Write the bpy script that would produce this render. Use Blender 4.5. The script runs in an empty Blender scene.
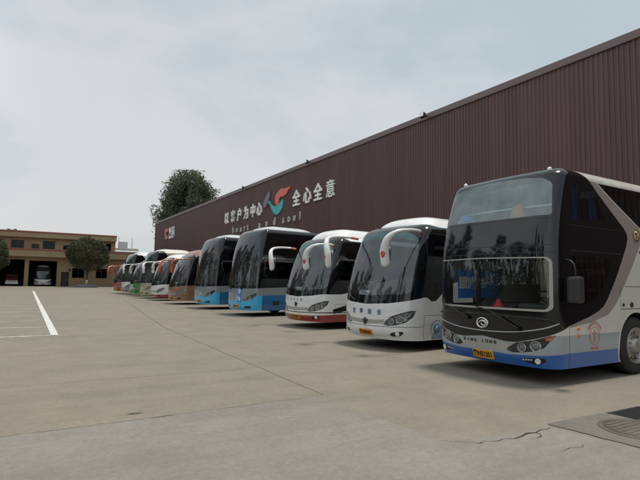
import bpy, bmesh, math, random
import numpy as np
from mathutils import Vector, Matrix
from mathutils.geometry import delaunay_2d_cdt
R = math.radians
rng = np.random.default_rng(7)
random.seed(7)
scene = bpy.context.scene
COL = scene.collection

# ------------------------------------------------------------------ camera, sky, sun
cam = bpy.data.cameras.new('camera')
cam.sensor_width = 36.0
cam.lens = 497.0 / 640.0 * 36.0
cam.clip_start = 0.05
cam.clip_end = 3000
co = bpy.data.objects.new('camera', cam)
COL.objects.link(co)
d1 = Vector((22 - 320, 276 - 240, 497.0)).normalized()          # along the hall wall (+Y)
d2 = Vector((1155 - 320, 295 - 240, 497.0))
d2 = (d2 - d1 * d1.dot(d2)).normalized()                        # towards the hall (+X)
dn = d1.cross(d2)
if dn.y < 0:
    dn = -dn
right = Vector((d2.x, d1.x, -dn.x)); down = Vector((d2.y, d1.y, -dn.y)); fwd = Vector((d2.z, d1.z, -dn.z))
mw = Matrix((right, -down, -fwd)).transposed().to_4x4()
mw.translation = (0, 0, 1.6)
co.matrix_world = mw
scene.camera = co

SUN_EL, SUN_AZ = R(75), R(92)                                   # azimuth clockwise from +Y
world = bpy.data.worlds.new('World')
scene.world = world
world.use_nodes = True
nt = world.node_tree
bg = nt.nodes['Background']
bg.inputs['Strength'].default_value = 0.1
sky = nt.nodes.new('ShaderNodeTexSky')
sky.sky_type = 'NISHITA'
sky.sun_disc = False
sky.sun_elevation = SUN_EL
sky.sun_rotation = SUN_AZ
sky.air_density = 1.4
sky.dust_density = 3.0
tc = nt.nodes.new('ShaderNodeTexCoord')
mp = nt.nodes.new('ShaderNodeMapping')
mp.inputs['Scale'].default_value = (1.0, 1.0, 2.2)
mp.inputs['Rotation'].default_value = (0.2, 0.3, 0.9)
mp.inputs['Location'].default_value = (0.35, 0.1, 0.0)
nt.links.new(tc.outputs['Generated'], mp.inputs['Vector'])
n1 = nt.nodes.new('ShaderNodeTexNoise')
n1.inputs['Scale'].default_value = 1.7
n1.inputs['Detail'].default_value = 7
n1.inputs['Roughness'].default_value = 0.52
n1.inputs['Distortion'].default_value = 0.25
nt.links.new(mp.outputs['Vector'], n1.inputs['Vector'])
cr = nt.nodes.new('ShaderNodeValToRGB')
cr.color_ramp.elements[0].position = 0.36
cr.color_ramp.elements[0].color = (0, 0, 0, 1)
cr.color_ramp.elements[1].position = 0.60
cr.color_ramp.elements[1].color = (1, 1, 1, 1)
cr.color_ramp.interpolation = 'EASE'
nt.links.new(n1.outputs['Fac'], cr.inputs['Fac'])
cc = nt.nodes.new('ShaderNodeMix'); cc.data_type = 'RGBA'       # cloud: thin grey-blue to pale grey
cc.inputs['A'].default_value = (4.55, 5.25, 5.62, 1)
cc.inputs['B'].default_value = (6.35, 6.48, 6.58, 1)
nt.links.new(cr.outputs['Color'], cc.inputs['Factor'])
mx = nt.nodes.new('ShaderNodeMix'); mx.data_type = 'RGBA'
mx.inputs['Factor'].default_value = 0.88                        # a thin overcast over the clear sky
nt.links.new(sky.outputs['Color'], mx.inputs['A'])
nt.links.new(cc.outputs['Result'], mx.inputs['B'])
sx = nt.nodes.new('ShaderNodeSeparateXYZ')                      # extra brightness put into the unseen -X sky to light the coach fronts
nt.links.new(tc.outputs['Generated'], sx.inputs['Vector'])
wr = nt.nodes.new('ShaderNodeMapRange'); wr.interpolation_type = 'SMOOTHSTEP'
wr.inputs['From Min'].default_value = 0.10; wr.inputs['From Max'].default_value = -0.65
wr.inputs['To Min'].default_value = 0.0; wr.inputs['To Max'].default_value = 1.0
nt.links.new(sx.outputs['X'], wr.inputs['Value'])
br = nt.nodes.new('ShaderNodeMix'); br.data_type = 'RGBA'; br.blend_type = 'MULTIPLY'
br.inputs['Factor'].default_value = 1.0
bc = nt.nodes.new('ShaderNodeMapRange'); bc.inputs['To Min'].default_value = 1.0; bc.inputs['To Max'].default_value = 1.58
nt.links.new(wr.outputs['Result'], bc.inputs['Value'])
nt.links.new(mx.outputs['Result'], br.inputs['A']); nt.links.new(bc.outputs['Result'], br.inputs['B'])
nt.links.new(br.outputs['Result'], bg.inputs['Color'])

sun = bpy.data.lights.new('sun', 'SUN')
sun.energy = 2.7
sun.angle = R(8)
sun.color = (1.0, 0.95, 0.86)
so = bpy.data.objects.new('sun', sun)
COL.objects.link(so)
sdir = Vector((math.sin(SUN_AZ) * math.cos(SUN_EL), math.cos(SUN_AZ) * math.cos(SUN_EL), math.sin(SUN_EL)))
so.rotation_euler = sdir.to_track_quat('Z', 'Y').to_euler()
scene.view_settings.view_transform = 'Standard'
scene.view_settings.look = 'None'
scene.view_settings.exposure = 0.16
scene.view_settings.gamma = 1.0
scene.view_settings.use_curve_mapping = False
scene.render.film_transparent = False
scene.cycles.max_bounces = 10
scene.cycles.transparent_max_bounces = 16
scene.cycles.caustics_reflective = False
scene.cycles.caustics_refractive = False

# ------------------------------------------------------------------ object helpers
def setp(o, label=None, cat=None, group=None, kind=None):
    if label: o['label'] = label
    if cat: o['category'] = cat
    if group: o['group'] = group
    if kind: o['kind'] = kind
    return o

def thing(name, label, cat, loc=(0, 0, 0), rz=0.0, group=None):
    o = bpy.data.objects.new(name, None)
    o.empty_display_size = 0.2
    COL.objects.link(o)
    o.location = loc
    o.rotation_euler = (0, 0, rz)
    return setp(o, label, cat, group)

def link(name, me, parent=None, mats=None):
    if mats is not None:
        if len(me.materials): me.materials.clear()
        for m in (mats if isinstance(mats, (list, tuple)) else [mats]):
            me.materials.append(m)
    o = bpy.data.objects.new(name, me)
    COL.objects.link(o)
    if parent is not None:
        o.parent = parent
    return o

class MB:
    """collects simple shapes; build() links them as ONE mesh object"""
    def __init__(s):
        s.v, s.f, s.m, s.sm = [], [], [], []
    def add(s, vs, fs, mi=0, smooth=False):
        b = len(s.v)
        s.v += [tuple(p) for p in vs]
        s.f += [tuple(b + i for i in f) for f in fs]
        s.m += [mi] * len(fs); s.sm += [smooth] * len(fs)
        return s
    def box(s, x0, x1, y0, y1, z0, z1, mi=0, bev=0.0):
        if bev > 0:
            bm = bmesh.new()
            bmesh.ops.create_cube(bm, size=1.0)
            for v in bm.verts:
                v.co = ((x0 + x1) / 2 + v.co.x * (x1 - x0), (y0 + y1) / 2 + v.co.y * (y1 - y0), (z0 + z1) / 2 + v.co.z * (z1 - z0))
            bmesh.ops.bevel(bm, geom=bm.edges[:], offset=bev, segments=2, affect='EDGES', profile=0.6)
            bm.verts.index_update()
            s.add([v.co[:] for v in bm.verts], [[v.index for v in f.verts] for f in bm.faces], mi)
            bm.free()
            return s
        s.add([(x0, y0, z0), (x1, y0, z0), (x1, y1, z0), (x0, y1, z0), (x0, y0, z1), (x1, y0, z1), (x1, y1, z1), (x0, y1, z1)],
              [(0, 3, 2, 1), (4, 5, 6, 7), (0, 1, 5, 4), (1, 2, 6, 5), (2, 3, 7, 6), (3, 0, 4, 7)], mi)
        return s
    def sweep(s, pts, rad, n=10, mi=0, sub=1, cap=True, flat=None):
        """tube through pts; rad: number or list; flat: side axis scale list"""
        pts = [Vector(p) for p in pts]
        rad = list(rad) if isinstance(rad, (list, tuple)) else [rad] * len(pts)
        fl = list(flat) if flat else [1.0] * len(pts)
        if sub > 1:
            P, Q, Fq = [], [], []
            N = len(pts)
            for i in range(N - 1):
                p0, p1, p2, p3 = pts[max(i - 1, 0)], pts[i], pts[i + 1], pts[min(i + 2, N - 1)]
                for k in range(sub):
                    t = k / sub
                    P.append(0.5 * ((2 * p1) + (p2 - p0) * t + (2 * p0 - 5 * p1 + 4 * p2 - p3) * t * t + (3 * p1 - p0 - 3 * p2 + p3) * t ** 3))
                    Q.append(rad[i] * (1 - t) + rad[i + 1] * t); Fq.append(fl[i] * (1 - t) + fl[i + 1] * t)
            P.append(pts[-1]); Q.append(rad[-1]); Fq.append(fl[-1])
            pts, rad, fl = P, Q, Fq
        N = len(pts)
        up = None
        rings = []
        for i in range(N):
            t = (pts[min(i + 1, N - 1)] - pts[max(i - 1, 0)])
            if t.length < 1e-9: t = Vector((0, 0, 1))
            t.normalize()
            if up is None:
                up = Vector((0, 1, 0)) if abs(t.y) < 0.9 else Vector((0, 0, 1))
            a = (up - t * t.dot(up)).normalized()
            b = t.cross(a)
            up = a
            rings.append([pts[i] + a * math.cos(2 * math.pi * k / n) * rad[i] * fl[i] + b * math.sin(2 * math.pi * k / n) * rad[i] for k in range(n)])
        vs = [p for r in rings for p in r]
        fs, ms = [], []
        for i in range(N - 1):
            for k in range(n):
                fs.append((i * n + k, i * n + (k + 1) % n, (i + 1) * n + (k + 1) % n, (i + 1) * n + k))
        if cap:
            fs.append(tuple(range(n - 1, -1, -1))); fs.append(tuple((N - 1) * n + k for k in range(n)))
        s.add(vs, fs, mi, True)
        return s
    def lathe(s, prof, n=32, axis='z', org=(0, 0, 0), mi=0, closed=False):
        """prof: (r, h) pairs"""
        vs = []
        for r, h in prof:
            for k in range(n):
                c, q = r * math.cos(2 * math.pi * k / n), r * math.sin(2 * math.pi * k / n)
                p = {'z': (c, q, h), 'y': (c, h, q), 'x': (h, c, q)}[axis]
                vs.append((p[0] + org[0], p[1] + org[1], p[2] + org[2]))
        fs = []
        for i in range(len(prof) - 1):
            for k in range(n):
                fs.append((i * n + k, i * n + (k + 1) % n, (i + 1) * n + (k + 1) % n, (i + 1) * n + k))
        s.add(vs, fs, mi, True)
        return s
    def poly(s, pts, mi=0):
        s.add(pts, [tuple(range(len(pts)))], mi)
        return s
    def prism(s, pts2, z0, z1, mi=0, fn=None):
        """extruded outline; fn maps (a, b, h) to a point"""
        fn = fn or (lambda a, b, h: (a, b, h))
        n = len(pts2)
        s.add([fn(a, b, z0) for a, b in pts2] + [fn(a, b, z1) for a, b in pts2],
              [tuple(range(n - 1, -1, -1)), tuple(range(n, 2 * n))] + [(i, (i + 1) % n, n + (i + 1) % n, n + i) for i in range(n)], mi)
        return s
    def mesh(s, name, fix=True):
        me = bpy.data.meshes.new(name)
        me.from_pydata(s.v, [], s.f)
        me.polygons.foreach_set('material_index', s.m)
        me.polygons.foreach_set('use_smooth', s.sm)
        if fix:
            bm = bmesh.new(); bm.from_mesh(me)
            bmesh.ops.recalc_face_normals(bm, faces=bm.faces[:])
            bm.to_mesh(me); bm.free()
        me.update()
        return me
    def build(s, name, mats, parent=None):
        return link(name, s.mesh(name), parent, mats)

def text_mesh(body, size=1.0, extrude=0.0, bold=0.0, align='CENTER', name='lettering', res=4):
    c = bpy.data.curves.new('tmp', 'FONT')
    c.body = body; c.size = size; c.extrude = extrude; c.offset = bold
    c.align_x = align; c.align_y = 'CENTER'; c.resolution_u = res
    o = bpy.data.objects.new('tmp', c)
    COL.objects.link(o)
    dg = bpy.context.evaluated_depsgraph_get()
    me = bpy.data.meshes.new_from_object(o.evaluated_get(dg))
    bpy.data.objects.remove(o); bpy.data.curves.remove(c)
    me.name = name
    return me

def frame(x, y, n, o):
    m = Matrix((Vector(x), Vector(y), Vector(n))).transposed().to_4x4()
    m.translation = Vector(o)
    return m

# ------------------------------------------------------------------ materials
def newmat(name):
    m = bpy.data.materials.new(name)
    m.use_nodes = True
    return m, m.node_tree, m.node_tree.nodes['Principled BSDF']

def mat(name, col, rough=0.5, metal=0.0, coat=0.0, var=0.0, vscale=3.0, spec=0.5, bump=0.0, bscale=40.0):
    m, t, b = newmat(name)
    b.inputs['Base Color'].default_value = (*col, 1)
    b.inputs['Roughness'].default_value = rough
    b.inputs['Metallic'].default_value = metal
    b.inputs['Specular IOR Level'].default_value = spec
    b.inputs['Coat Weight'].default_value = coat
    b.inputs['Coat Roughness'].default_value = 0.06
    if var > 0 or bump > 0:
        c = t.nodes.new('ShaderNodeTexCoord')
    if var > 0:
        n = t.nodes.new('ShaderNodeTexNoise')
        n.inputs['Scale'].default_value = vscale; n.inputs['Detail'].default_value = 6; n.inputs['Roughness'].default_value = 0.6
        t.links.new(c.outputs['Object'], n.inputs['Vector'])
        r = t.nodes.new('ShaderNodeMapRange')
        r.inputs['From Min'].default_value = 0.25; r.inputs['From Max'].default_value = 0.75
        r.inputs['To Min'].default_value = 1 - var; r.inputs['To Max'].default_value = 1 + var
        t.links.new(n.outputs['Fac'], r.inputs['Value'])
        x = t.nodes.new('ShaderNodeMix'); x.data_type = 'RGBA'; x.blend_type = 'MULTIPLY'
        x.inputs['Factor'].default_value = 1.0
        x.inputs['A'].default_value = (*col, 1)
        t.links.new(r.outputs['Result'], x.inputs['B'])
        t.links.new(x.outputs['Result'], b.inputs['Base Color'])
    if bump > 0:
        n2 = t.nodes.new('ShaderNodeTexNoise')
        n2.inputs['Scale'].default_value = bscale; n2.inputs['Detail'].default_value = 4
        t.links.new(c.outputs['Object'], n2.inputs['Vector'])
        bp = t.nodes.new('ShaderNodeBump')
        bp.inputs['Strength'].default_value = bump; bp.inputs['Distance'].default_value = 0.02
        t.links.new(n2.outputs['Fac'], bp.inputs['Height'])
        t.links.new(bp.outputs['Normal'], b.inputs['Normal'])
    return m

def paint(name, col, rough=0.28, coat=0.6, dust=0.25):
    """vehicle paint with road dust in blotches"""
    m, t, b = newmat(name)
    b.inputs['Roughness'].default_value = rough
    b.inputs['Coat Weight'].default_value = coat
    b.inputs['Coat Roughness'].default_value = 0.05
    c = t.nodes.new('ShaderNodeTexCoord')
    n = t.nodes.new('ShaderNodeTexNoise')
    n.inputs['Scale'].default_value = 2.3; n.inputs['Detail'].default_value = 8; n.inputs['Roughness'].default_value = 0.65
    t.links.new(c.outputs['Object'], n.inputs['Vector'])
    r = t.nodes.new('ShaderNodeMapRange')
    r.inputs['From Min'].default_value = 0.45; r.inputs['From Max'].default_value = 0.8
    r.inputs['To Max'].default_value = dust
    t.links.new(n.outputs['Fac'], r.inputs['Value'])
    x = t.nodes.new('ShaderNodeMix'); x.data_type = 'RGBA'
    x.inputs['A'].default_value = (*col, 1)
    x.inputs['B'].default_value = (0.26, 0.23, 0.19, 1)
    t.links.new(r.outputs['Result'], x.inputs['Factor'])
    t.links.new(x.outputs['Result'], b.inputs['Base Color'])
    return m

def glass(name, tint, boost=2.0, rough=0.01, haze=0.0, hazecol=(0.5, 0.5, 0.48)):
    """one sheet: see-through tint plus mirror reflection growing with the angle (both faces of the pane);
    haze: dust film on the pane"""
    m = bpy.data.materials.new(name)
    m.use_nodes = True
    t = m.node_tree
    t.nodes.clear()
    out = t.nodes.new('ShaderNodeOutputMaterial')
    lw = t.nodes.new('ShaderNodeLayerWeight'); lw.inputs['Blend'].default_value = 0.5
    pw = t.nodes.new('ShaderNodeMath'); pw.operation = 'POWER'; pw.inputs[1].default_value = 5
    t.links.new(lw.outputs['Facing'], pw.inputs[0])
    mr = t.nodes.new('ShaderNodeMapRange')
    mr.inputs['To Min'].default_value = 0.04 * boost
    mr.inputs['To Max'].default_value = 1.0
    t.links.new(pw.outputs[0], mr.inputs['Value'])
    tr = t.nodes.new('ShaderNodeBsdfTransparent'); tr.inputs['Color'].default_value = (*tint, 1)
    gl = t.nodes.new('ShaderNodeBsdfGlossy'); gl.inputs['Roughness'].default_value = rough
    gl.inputs['Color'].default_value = (0.95, 0.98, 1.0, 1)
    base = tr
    if haze > 0:
        df = t.nodes.new('ShaderNodeBsdfDiffuse'); df.inputs['Color'].default_value = (*hazecol, 1)
        c = t.nodes.new('ShaderNodeTexCoord')
        n = t.nodes.new('ShaderNodeTexNoise'); n.inputs['Scale'].default_value = 3; n.inputs['Detail'].default_value = 6
        t.links.new(c.outputs['Object'], n.inputs['Vector'])
        h = t.nodes.new('ShaderNodeMapRange'); h.inputs['From Min'].default_value = 0.3; h.inputs['From Max'].default_value = 0.75
        h.inputs['To Min'].default_value = haze * 0.4; h.inputs['To Max'].default_value = haze
        t.links.new(n.outputs['Fac'], h.inputs['Value'])
        mm = t.nodes.new('ShaderNodeMixShader')
        t.links.new(h.outputs['Result'], mm.inputs['Fac'])
        t.links.new(tr.outputs[0], mm.inputs[1]); t.links.new(df.outputs[0], mm.inputs[2])
        base = mm
    ms = t.nodes.new('ShaderNodeMixShader')
    t.links.new(mr.outputs['Result'], ms.inputs['Fac'])
    t.links.new(base.outputs[0], ms.inputs[1]); t.links.new(gl.outputs[0], ms.inputs[2])
    t.links.new(ms.outputs[0], out.inputs['Surface'])
    return m

M = {}
M['black_gloss'] = mat('black_gloss', (0.006, 0.006, 0.007), 0.06, coat=0.5)
M['black'] = mat('black_plastic', (0.012, 0.012, 0.013), 0.45)
M['dark'] = mat('dark_lining', (0.02, 0.02, 0.021), 0.8)
M['seam'] = mat('panel_gap', (0.02, 0.02, 0.022), 0.7)
M['rubber'] = mat('rubber', (0.018, 0.017, 0.016), 0.75, var=0.25, vscale=9, bump=0.2, bscale=60)
M['rim'] = mat('rim_metal', (0.33, 0.32, 0.31), 0.45, metal=0.6, var=0.25, vscale=8)
M['chrome'] = mat('chrome', (0.75, 0.75, 0.75), 0.12, metal=1.0)
M['silver'] = mat('silver_trim', (0.46, 0.46, 0.44), 0.35, metal=0.55, var=0.08)
M['orange'] = mat('orange_lens', (0.75, 0.18, 0.02), 0.2, coat=0.5)
M['plate'] = mat('plate_yellow', (0.72, 0.31, 0.02), 0.45, var=0.1, vscale=15)
M['ink'] = mat('black_ink', (0.012, 0.012, 0.012), 0.5)
M['lamp_white'] = mat('lamp_glass', (0.8, 0.82, 0.82), 0.08, coat=1.0)
M['projector'] = mat('projector_lens', (0.16, 0.17, 0.18), 0.05, coat=1.0)
M['bucket'] = mat('lamp_bucket', (0.30, 0.31, 0.32), 0.25, metal=0.8)
M['bucket_dark'] = mat('lamp_bucket_dark', (0.05, 0.052, 0.055), 0.25, metal=0.5)
M['lens'] = glass('lamp_lens', (0.85, 0.87, 0.88), 1.6)
M['ws_clear'] = glass('windshield_glass', (0.70, 0.78, 0.76), 1.9, haze=0.07)
M['ws_green'] = glass('green_windshield_glass', (0.66, 0.80, 0.78), 2.6, haze=0.27, hazecol=(0.46, 0.58, 0.56))
M['ws_band'] = glass('teal_sun_strip', (0.25, 0.45, 0.46), 2.0, haze=0.30, hazecol=(0.07, 0.30, 0.32))
M['ws_clean'] = glass('clean_windshield_glass', (0.91, 0.94, 0.92), 1.5, haze=0.02)
M['ws_dark'] = glass('dark_windshield_glass', (0.40, 0.45, 0.46), 1.55, haze=0.05)
M['side_glass'] = glass('dark_side_glass', (0.10, 0.12, 0.125), 1.8)
M['side_mid'] = glass('tinted_side_glass', (0.34, 0.38, 0.39), 1.8)
M['seat'] = mat('seat_fabric', (0.05, 0.06, 0.09), 0.9, var=0.3, vscale=12)
M['seat_pale'] = mat('pale_seat_cover', (0.58, 0.63, 0.63), 0.9, var=0.12, vscale=12)
M['liner'] = mat('pale_liner', (0.70, 0.74, 0.73), 0.8)
M['tan'] = mat('tan_trim', (0.36, 0.31, 0.25), 0.7)
M['dash'] = mat('dash_plastic', (0.022, 0.022, 0.024), 0.6)
M['curtain'] = mat('blue_curtain', (0.03, 0.10, 0.32), 0.85)
M['banner'] = mat('blue_banner', (0.03, 0.22, 0.75), 0.6)
M['white_ink'] = mat('white_ink', (0.75, 0.77, 0.78), 0.6)
M['red_ink'] = mat('red_ink', (0.50, 0.16, 0.14), 0.5)

# ------------------------------------------------------------------ setting: ground
def concrete(name, a, b, seed):
    m, t, bs = newmat(name)
    bs.inputs['Roughness'].default_value = 0.85
    bs.inputs['Specular IOR Level'].default_value = 0.3
    c = t.nodes.new('ShaderNodeTexCoord')
    mpn = t.nodes.new('ShaderNodeMapping'); mpn.inputs['Location'].default_value = (seed, seed * 1.7, 0)
    t.links.new(c.outputs['Object'], mpn.inputs['Vector'])
    def noise(sc, det=6, ro=0.6, stretch=None):
        n = t.nodes.new('ShaderNodeTexNoise'); n.inputs['Scale'].default_value = sc
        n.inputs['Detail'].default_value = det; n.inputs['Roughness'].default_value = ro
        if stretch:
            q = t.nodes.new('ShaderNodeMapping'); q.inputs['Scale'].default_value = stretch
            q.inputs['Rotation'].default_value = (0, 0, 0.25)
            t.links.new(mpn.outputs['Vector'], q.inputs['Vector']); t.links.new(q.outputs['Vector'], n.inputs['Vector'])
        else:
            t.links.new(mpn.outputs['Vector'], n.inputs['Vector'])
        return n
    def ramp(n, lo, hi, v0, v1):
        r = t.nodes.new('ShaderNodeMapRange'); r.inputs['From Min'].default_value = lo; r.inputs['From Max'].default_value = hi
        r.inputs['To Min'].default_value = v0; r.inputs['To Max'].default_value = v1
        t.links.new(n.outputs['Fac'], r.inputs['Value']); return r
    big = ramp(noise(0.22, 5), 0.3, 0.7, 0.0, 1.0)
    x = t.nodes.new('ShaderNodeMix'); x.data_type = 'RGBA'
    x.inputs['A'].default_value = (*a, 1); x.inputs['B'].default_value = (*b, 1)
    t.links.new(big.outputs['Result'], x.inputs['Factor'])
    cur = x.outputs['Result']
    for src in (ramp(noise(1.3, 7, 0.65), 0.25, 0.75, 0.86, 1.14), ramp(noise(14, 6, 0.75), 0.25, 0.75, 0.84, 1.16),
                ramp(noise(110, 3, 0.7), 0.25, 0.75, 0.78, 1.22), ramp(noise(0.5, 5, 0.6, (0.25, 1.8, 1)), 0.55, 0.75, 1.0, 0.86),
                ramp(noise(0.9, 4, 0.6), 0.60, 0.80, 1.0, 0.93), ramp(noise(0.7, 7, 0.65, (0.10, 2.6, 1)), 0.50, 0.80, 1.0, 0.84),
                ramp(noise(5.5, 5, 0.7), 0.60, 0.80, 1.0, 0.86), ramp(noise(300, 2, 0.5), 0.3, 0.7, 0.82, 1.18)):
        y = t.nodes.new('ShaderNodeMix'); y.data_type = 'RGBA'; y.blend_type = 'MULTIPLY'; y.inputs['Factor'].default_value = 1
        t.links.new(cur, y.inputs['A']); t.links.new(src.outputs['Result'], y.inputs['B'])
        cur = y.outputs['Result']
    t.links.new(cur, bs.inputs['Base Color'])
    bp = t.nodes.new('ShaderNodeBump'); bp.inputs['Strength'].default_value = 0.35; bp.inputs['Distance'].default_value = 0.01
    t.links.new(noise(70, 5, 0.7).outputs['Fac'], bp.inputs['Height'])
    t.links.new(bp.outputs['Normal'], bs.inputs['Normal'])
    return m
M['yard'] = concrete('warm_concrete', (0.216, 0.192, 0.153), (0.197, 0.178, 0.146), 3.0)
M['slab'] = concrete('grey_concrete', (0.222, 0.206, 0.178), (0.203, 0.190, 0.167), 41.0)
M['patch'] = concrete('dark_mortar', (0.155, 0.145, 0.127), (0.125, 0.117, 0.104), 80.0)
M['joint'] = mat('joint_dirt', (0.085, 0.073, 0.058), 0.9, var=0.4, vscale=2)
M['iron'] = mat('cast_iron', (0.105, 0.088, 0.075), 0.6, var=0.25, vscale=12, bump=0.3)
M['pit'] = mat('pit', (0.008, 0.008, 0.008), 0.9)

MB().poly([(-1500, -1500, 0), (1500, -1500, 0), (1500, 1500, 0), (-1500, 1500, 0)]).build('ground', M['yard'])['kind'] = 'structure'
sl = MB()
def wob(p, q, n, amp):
    out = []
    for i in range(n):
        t = i / n
        d = (random.random() - 0.5) * amp
        dx, dy = q[0] - p[0], q[1] - p[1]
        l = math.hypot(dx, dy)
        out.append((p[0] + dx * t - dy / l * d, p[1] + dy * t + dx / l * d))
    return out
edge = wob((-9, 5.75), (3.70, 6.06), 40, 0.03) + wob((3.70, 6.06), (3.62, 5.3), 6, 0.03) + wob((3.62, 5.3), (3.80, 3.75), 10, 0.03) + wob((3.80, 3.75), (5.2, 3.55), 12, 0.06) + [(5.2, 3.55), (5.3, 2.69), (4.6, 2.2), (4.6, -8), (-9, -8)]
sl.poly([(x, y, 0.004) for x, y in edge])
sl.build('pavement', M['slab'])['kind'] = 'structure'

def ribbon(pts, w, z):
    mb = MB()
    L_, R_ = [], []
    for i, p in enumerate(pts):
        a, b = pts[max(i - 1, 0)], pts[min(i + 1, len(pts) - 1)]
        dx, dy = b[0] - a[0], b[1] - a[1]; l = math.hypot(dx, dy) or 1
        ww = (w[i] if isinstance(w, list) else w) / 2
        L_.append((p[0] - dy / l * ww, p[1] + dx / l * ww, z)); R_.append((p[0] + dy / l * ww, p[1] - dx / l * ww, z))
    for i in range(len(pts) - 1):
        mb.poly([L_[i], R_[i], R_[i + 1], L_[i + 1]])
    return mb
def many(pls, name, mt):
    a = MB()
    for pts, w, z in pls:
        r = ribbon(pts, w, z); a.add(r.v, r.f)
    o = a.build(name, mt); o['kind'] = 'structure'
    return o
def jag(p, q, n, amp):
    return wob(p, q, n, amp) + [q]
many([(jag((3.74, 6.1), (4.1, 17), 60, 0.02), 0.009, 0.008), (jag((4.1, 17), (6.6, 40), 40, 0.03), 0.010, 0.008),
      (jag((-8, 8.55), (3.8, 8.52), 50, 0.03), 0.007, 0.008), (jag((-8, 12.4), (8, 12.6), 50, 0.03), 0.004, 0.008),
      (jag((-9, 5.75), (3.70, 6.06), 60, 0.03), 0.008, 0.009), (jag((3.95, 11.0), (8.0, 11.0), 20, 0.02), 0.006, 0.008),
      (jag((3.9, 8.6), (7.9, 8.8), 20, 0.02), 0.006, 0.008)], 'ground_joints', M['joint'])
many([([(3.75, 3.82), (3.97, 3.64), (4.03, 3.57), (4.12, 3.585), (4.25, 3.53), (4.36, 3.545), (4.48, 3.50), (4.61, 3.52), (4.75, 3.56), (4.86, 3.53), (4.99, 3.57), (5.1, 3.55), (5.22, 3.6)],
       [0.003, 0.006, 0.012, 0.005, 0.010, 0.006, 0.012, 0.022, 0.028, 0.014, 0.016, 0.007, 0.004], 0.010),
      ([(4.86, 3.53), (4.84, 3.46), (4.80, 3.42), (4.70, 3.40), (4.6, 3.42)], [0.012, 0.008, 0.011, 0.007, 0.003], 0.011),
      ([(4.55, 3.02), (4.72, 3.05), (4.86, 3.0), (4.95, 3.06)], [0.003, 0.008, 0.006, 0.003], 0.010),
      ([(1.14, 6.26), (1.2, 6.28), (1.27, 6.27), (1.33, 6.29)], [0.006, 0.03, 0.025, 0.006], 0.009),
      ([(1.35, 5.985), (1.48, 5.99), (1.62, 5.995)], [0.006, 0.018, 0.006], 0.0105)], 'ground_cracks', mat('crack_dirt', (0.05, 0.042, 0.034), 0.95, var=0.3))
# bay markings
def worn(name, col, amount):
    m, t, bs = newmat(name)
    bs.inputs['Roughness'].default_value = 0.75
    c = t.nodes.new('ShaderNodeTexCoord')
    n = t.nodes.new('ShaderNodeTexNoise'); n.inputs['Scale'].default_value = 2.6; n.inputs['Detail'].default_value = 9; n.inputs['Roughness'].default_value = 0.75
    t.links.new(c.outputs['Object'], n.inputs['Vector'])
    r = t.nodes.new('ShaderNodeMapRange'); r.inputs['From Min'].default_value = 0.62 - amount; r.inputs['From Max'].default_value = 0.70 - amount * 0.6
    t.links.new(n.outputs['Fac'], r.inputs['Value'])
    x = t.nodes.new('ShaderNodeMix'); x.data_type = 'RGBA'
    x.inputs['A'].default_value = (*col, 1); x.inputs['B'].default_value = (0.24, 0.218, 0.178, 1)
    t.links.new(r.outputs['Result'], x.inputs['Factor'])
    t.links.new(x.outputs['Result'], bs.inputs['Base Color'])
    return m
M['line'] = worn('road_paint', (0.56, 0.55, 0.52), 0.05)
M['line_worn'] = worn('worn_road_paint', (0.50, 0.49, 0.45), 0.14)
bl = [([(0.86, 15.55), (0.99, 38), (1.14, 62.4)], 0.19, 0.006)]
o = many(bl, 'road_marking', M['line'])
bl = []
yy = 15.45
while yy < 62:
    bl.append((jag((-6.5, yy - 0.05), (0.755 if yy < 20 else 0.75 + (yy - 15) * 0.0058, yy + 0.03), 30, 0.012), 0.16 if yy < 17 else 0.13, 0.006))
    yy += 2.6
many(bl, 'road_marking', M['line_worn'])
# manhole in its mortar patch, drain grate
MB().poly([(x, y, 0.0075) for x, y in wob((5.28, 3.69), (5.36, 2.68), 16, 0.025) + wob((5.36, 2.68), (4.95, 2.42), 6, 0.02) + wob((4.95, 2.42), (7.5, 2.30), 20, 0.02) + wob((7.5, 2.30), (7.5, 3.62), 12, 0.02) + wob((7.5, 3.62), (5.28, 3.69), 30, 0.03)]).build('concrete_patch', M['patch'])['kind'] = 'structure'
t = thing('manhole_cover', 'round rusty iron manhole cover set in a dark mortar patch at the right', 'manhole cover', (6.02, 3.03, 0.0))
mb = MB(); mb.lathe([(0.43, 0.0), (0.43, 0.016), (0.385, 0.016), (0.385, 0.010)], 40); mb.build('rim', M['iron'], t)
mb = MB(); mb.lathe([(0.375, 0.0), (0.375, 0.0135), (0.0001, 0.0135)], 40)
for i in range(-4, 5):
    w_ = math.sqrt(max(0, 0.34 ** 2 - (i * 0.075) ** 2))
    mb.box(-w_, w_, i * 0.075 - 0.016, i * 0.075 + 0.016, 0.0135, 0.0175)
mb.build('cover', M['iron'], t)
t = thing('drain_grate', 'black slotted drain grate beside the manhole in front of the bus', 'drain grate', (6.75, 3.43, 0.0))
mb = MB(); mb.box(-0.34, 0.34, -0.17, 0.17, 0.0, 0.009); mb.build('pit', M['pit'], t)
mb = MB(); mb.box(-0.36, 0.36, -0.19, -0.16, 0.0, 0.016).box(-0.36, 0.36, 0.16, 0.19, 0.0, 0.016)
for i in range(15):
    mb.box(-0.34 + i * 0.047, -0.34 + i * 0.047 + 0.016, -0.16, 0.16, 0.009, 0.0155)
mb.build('bars', mat('grate_iron', (0.03, 0.03, 0.03), 0.5), t)

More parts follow.
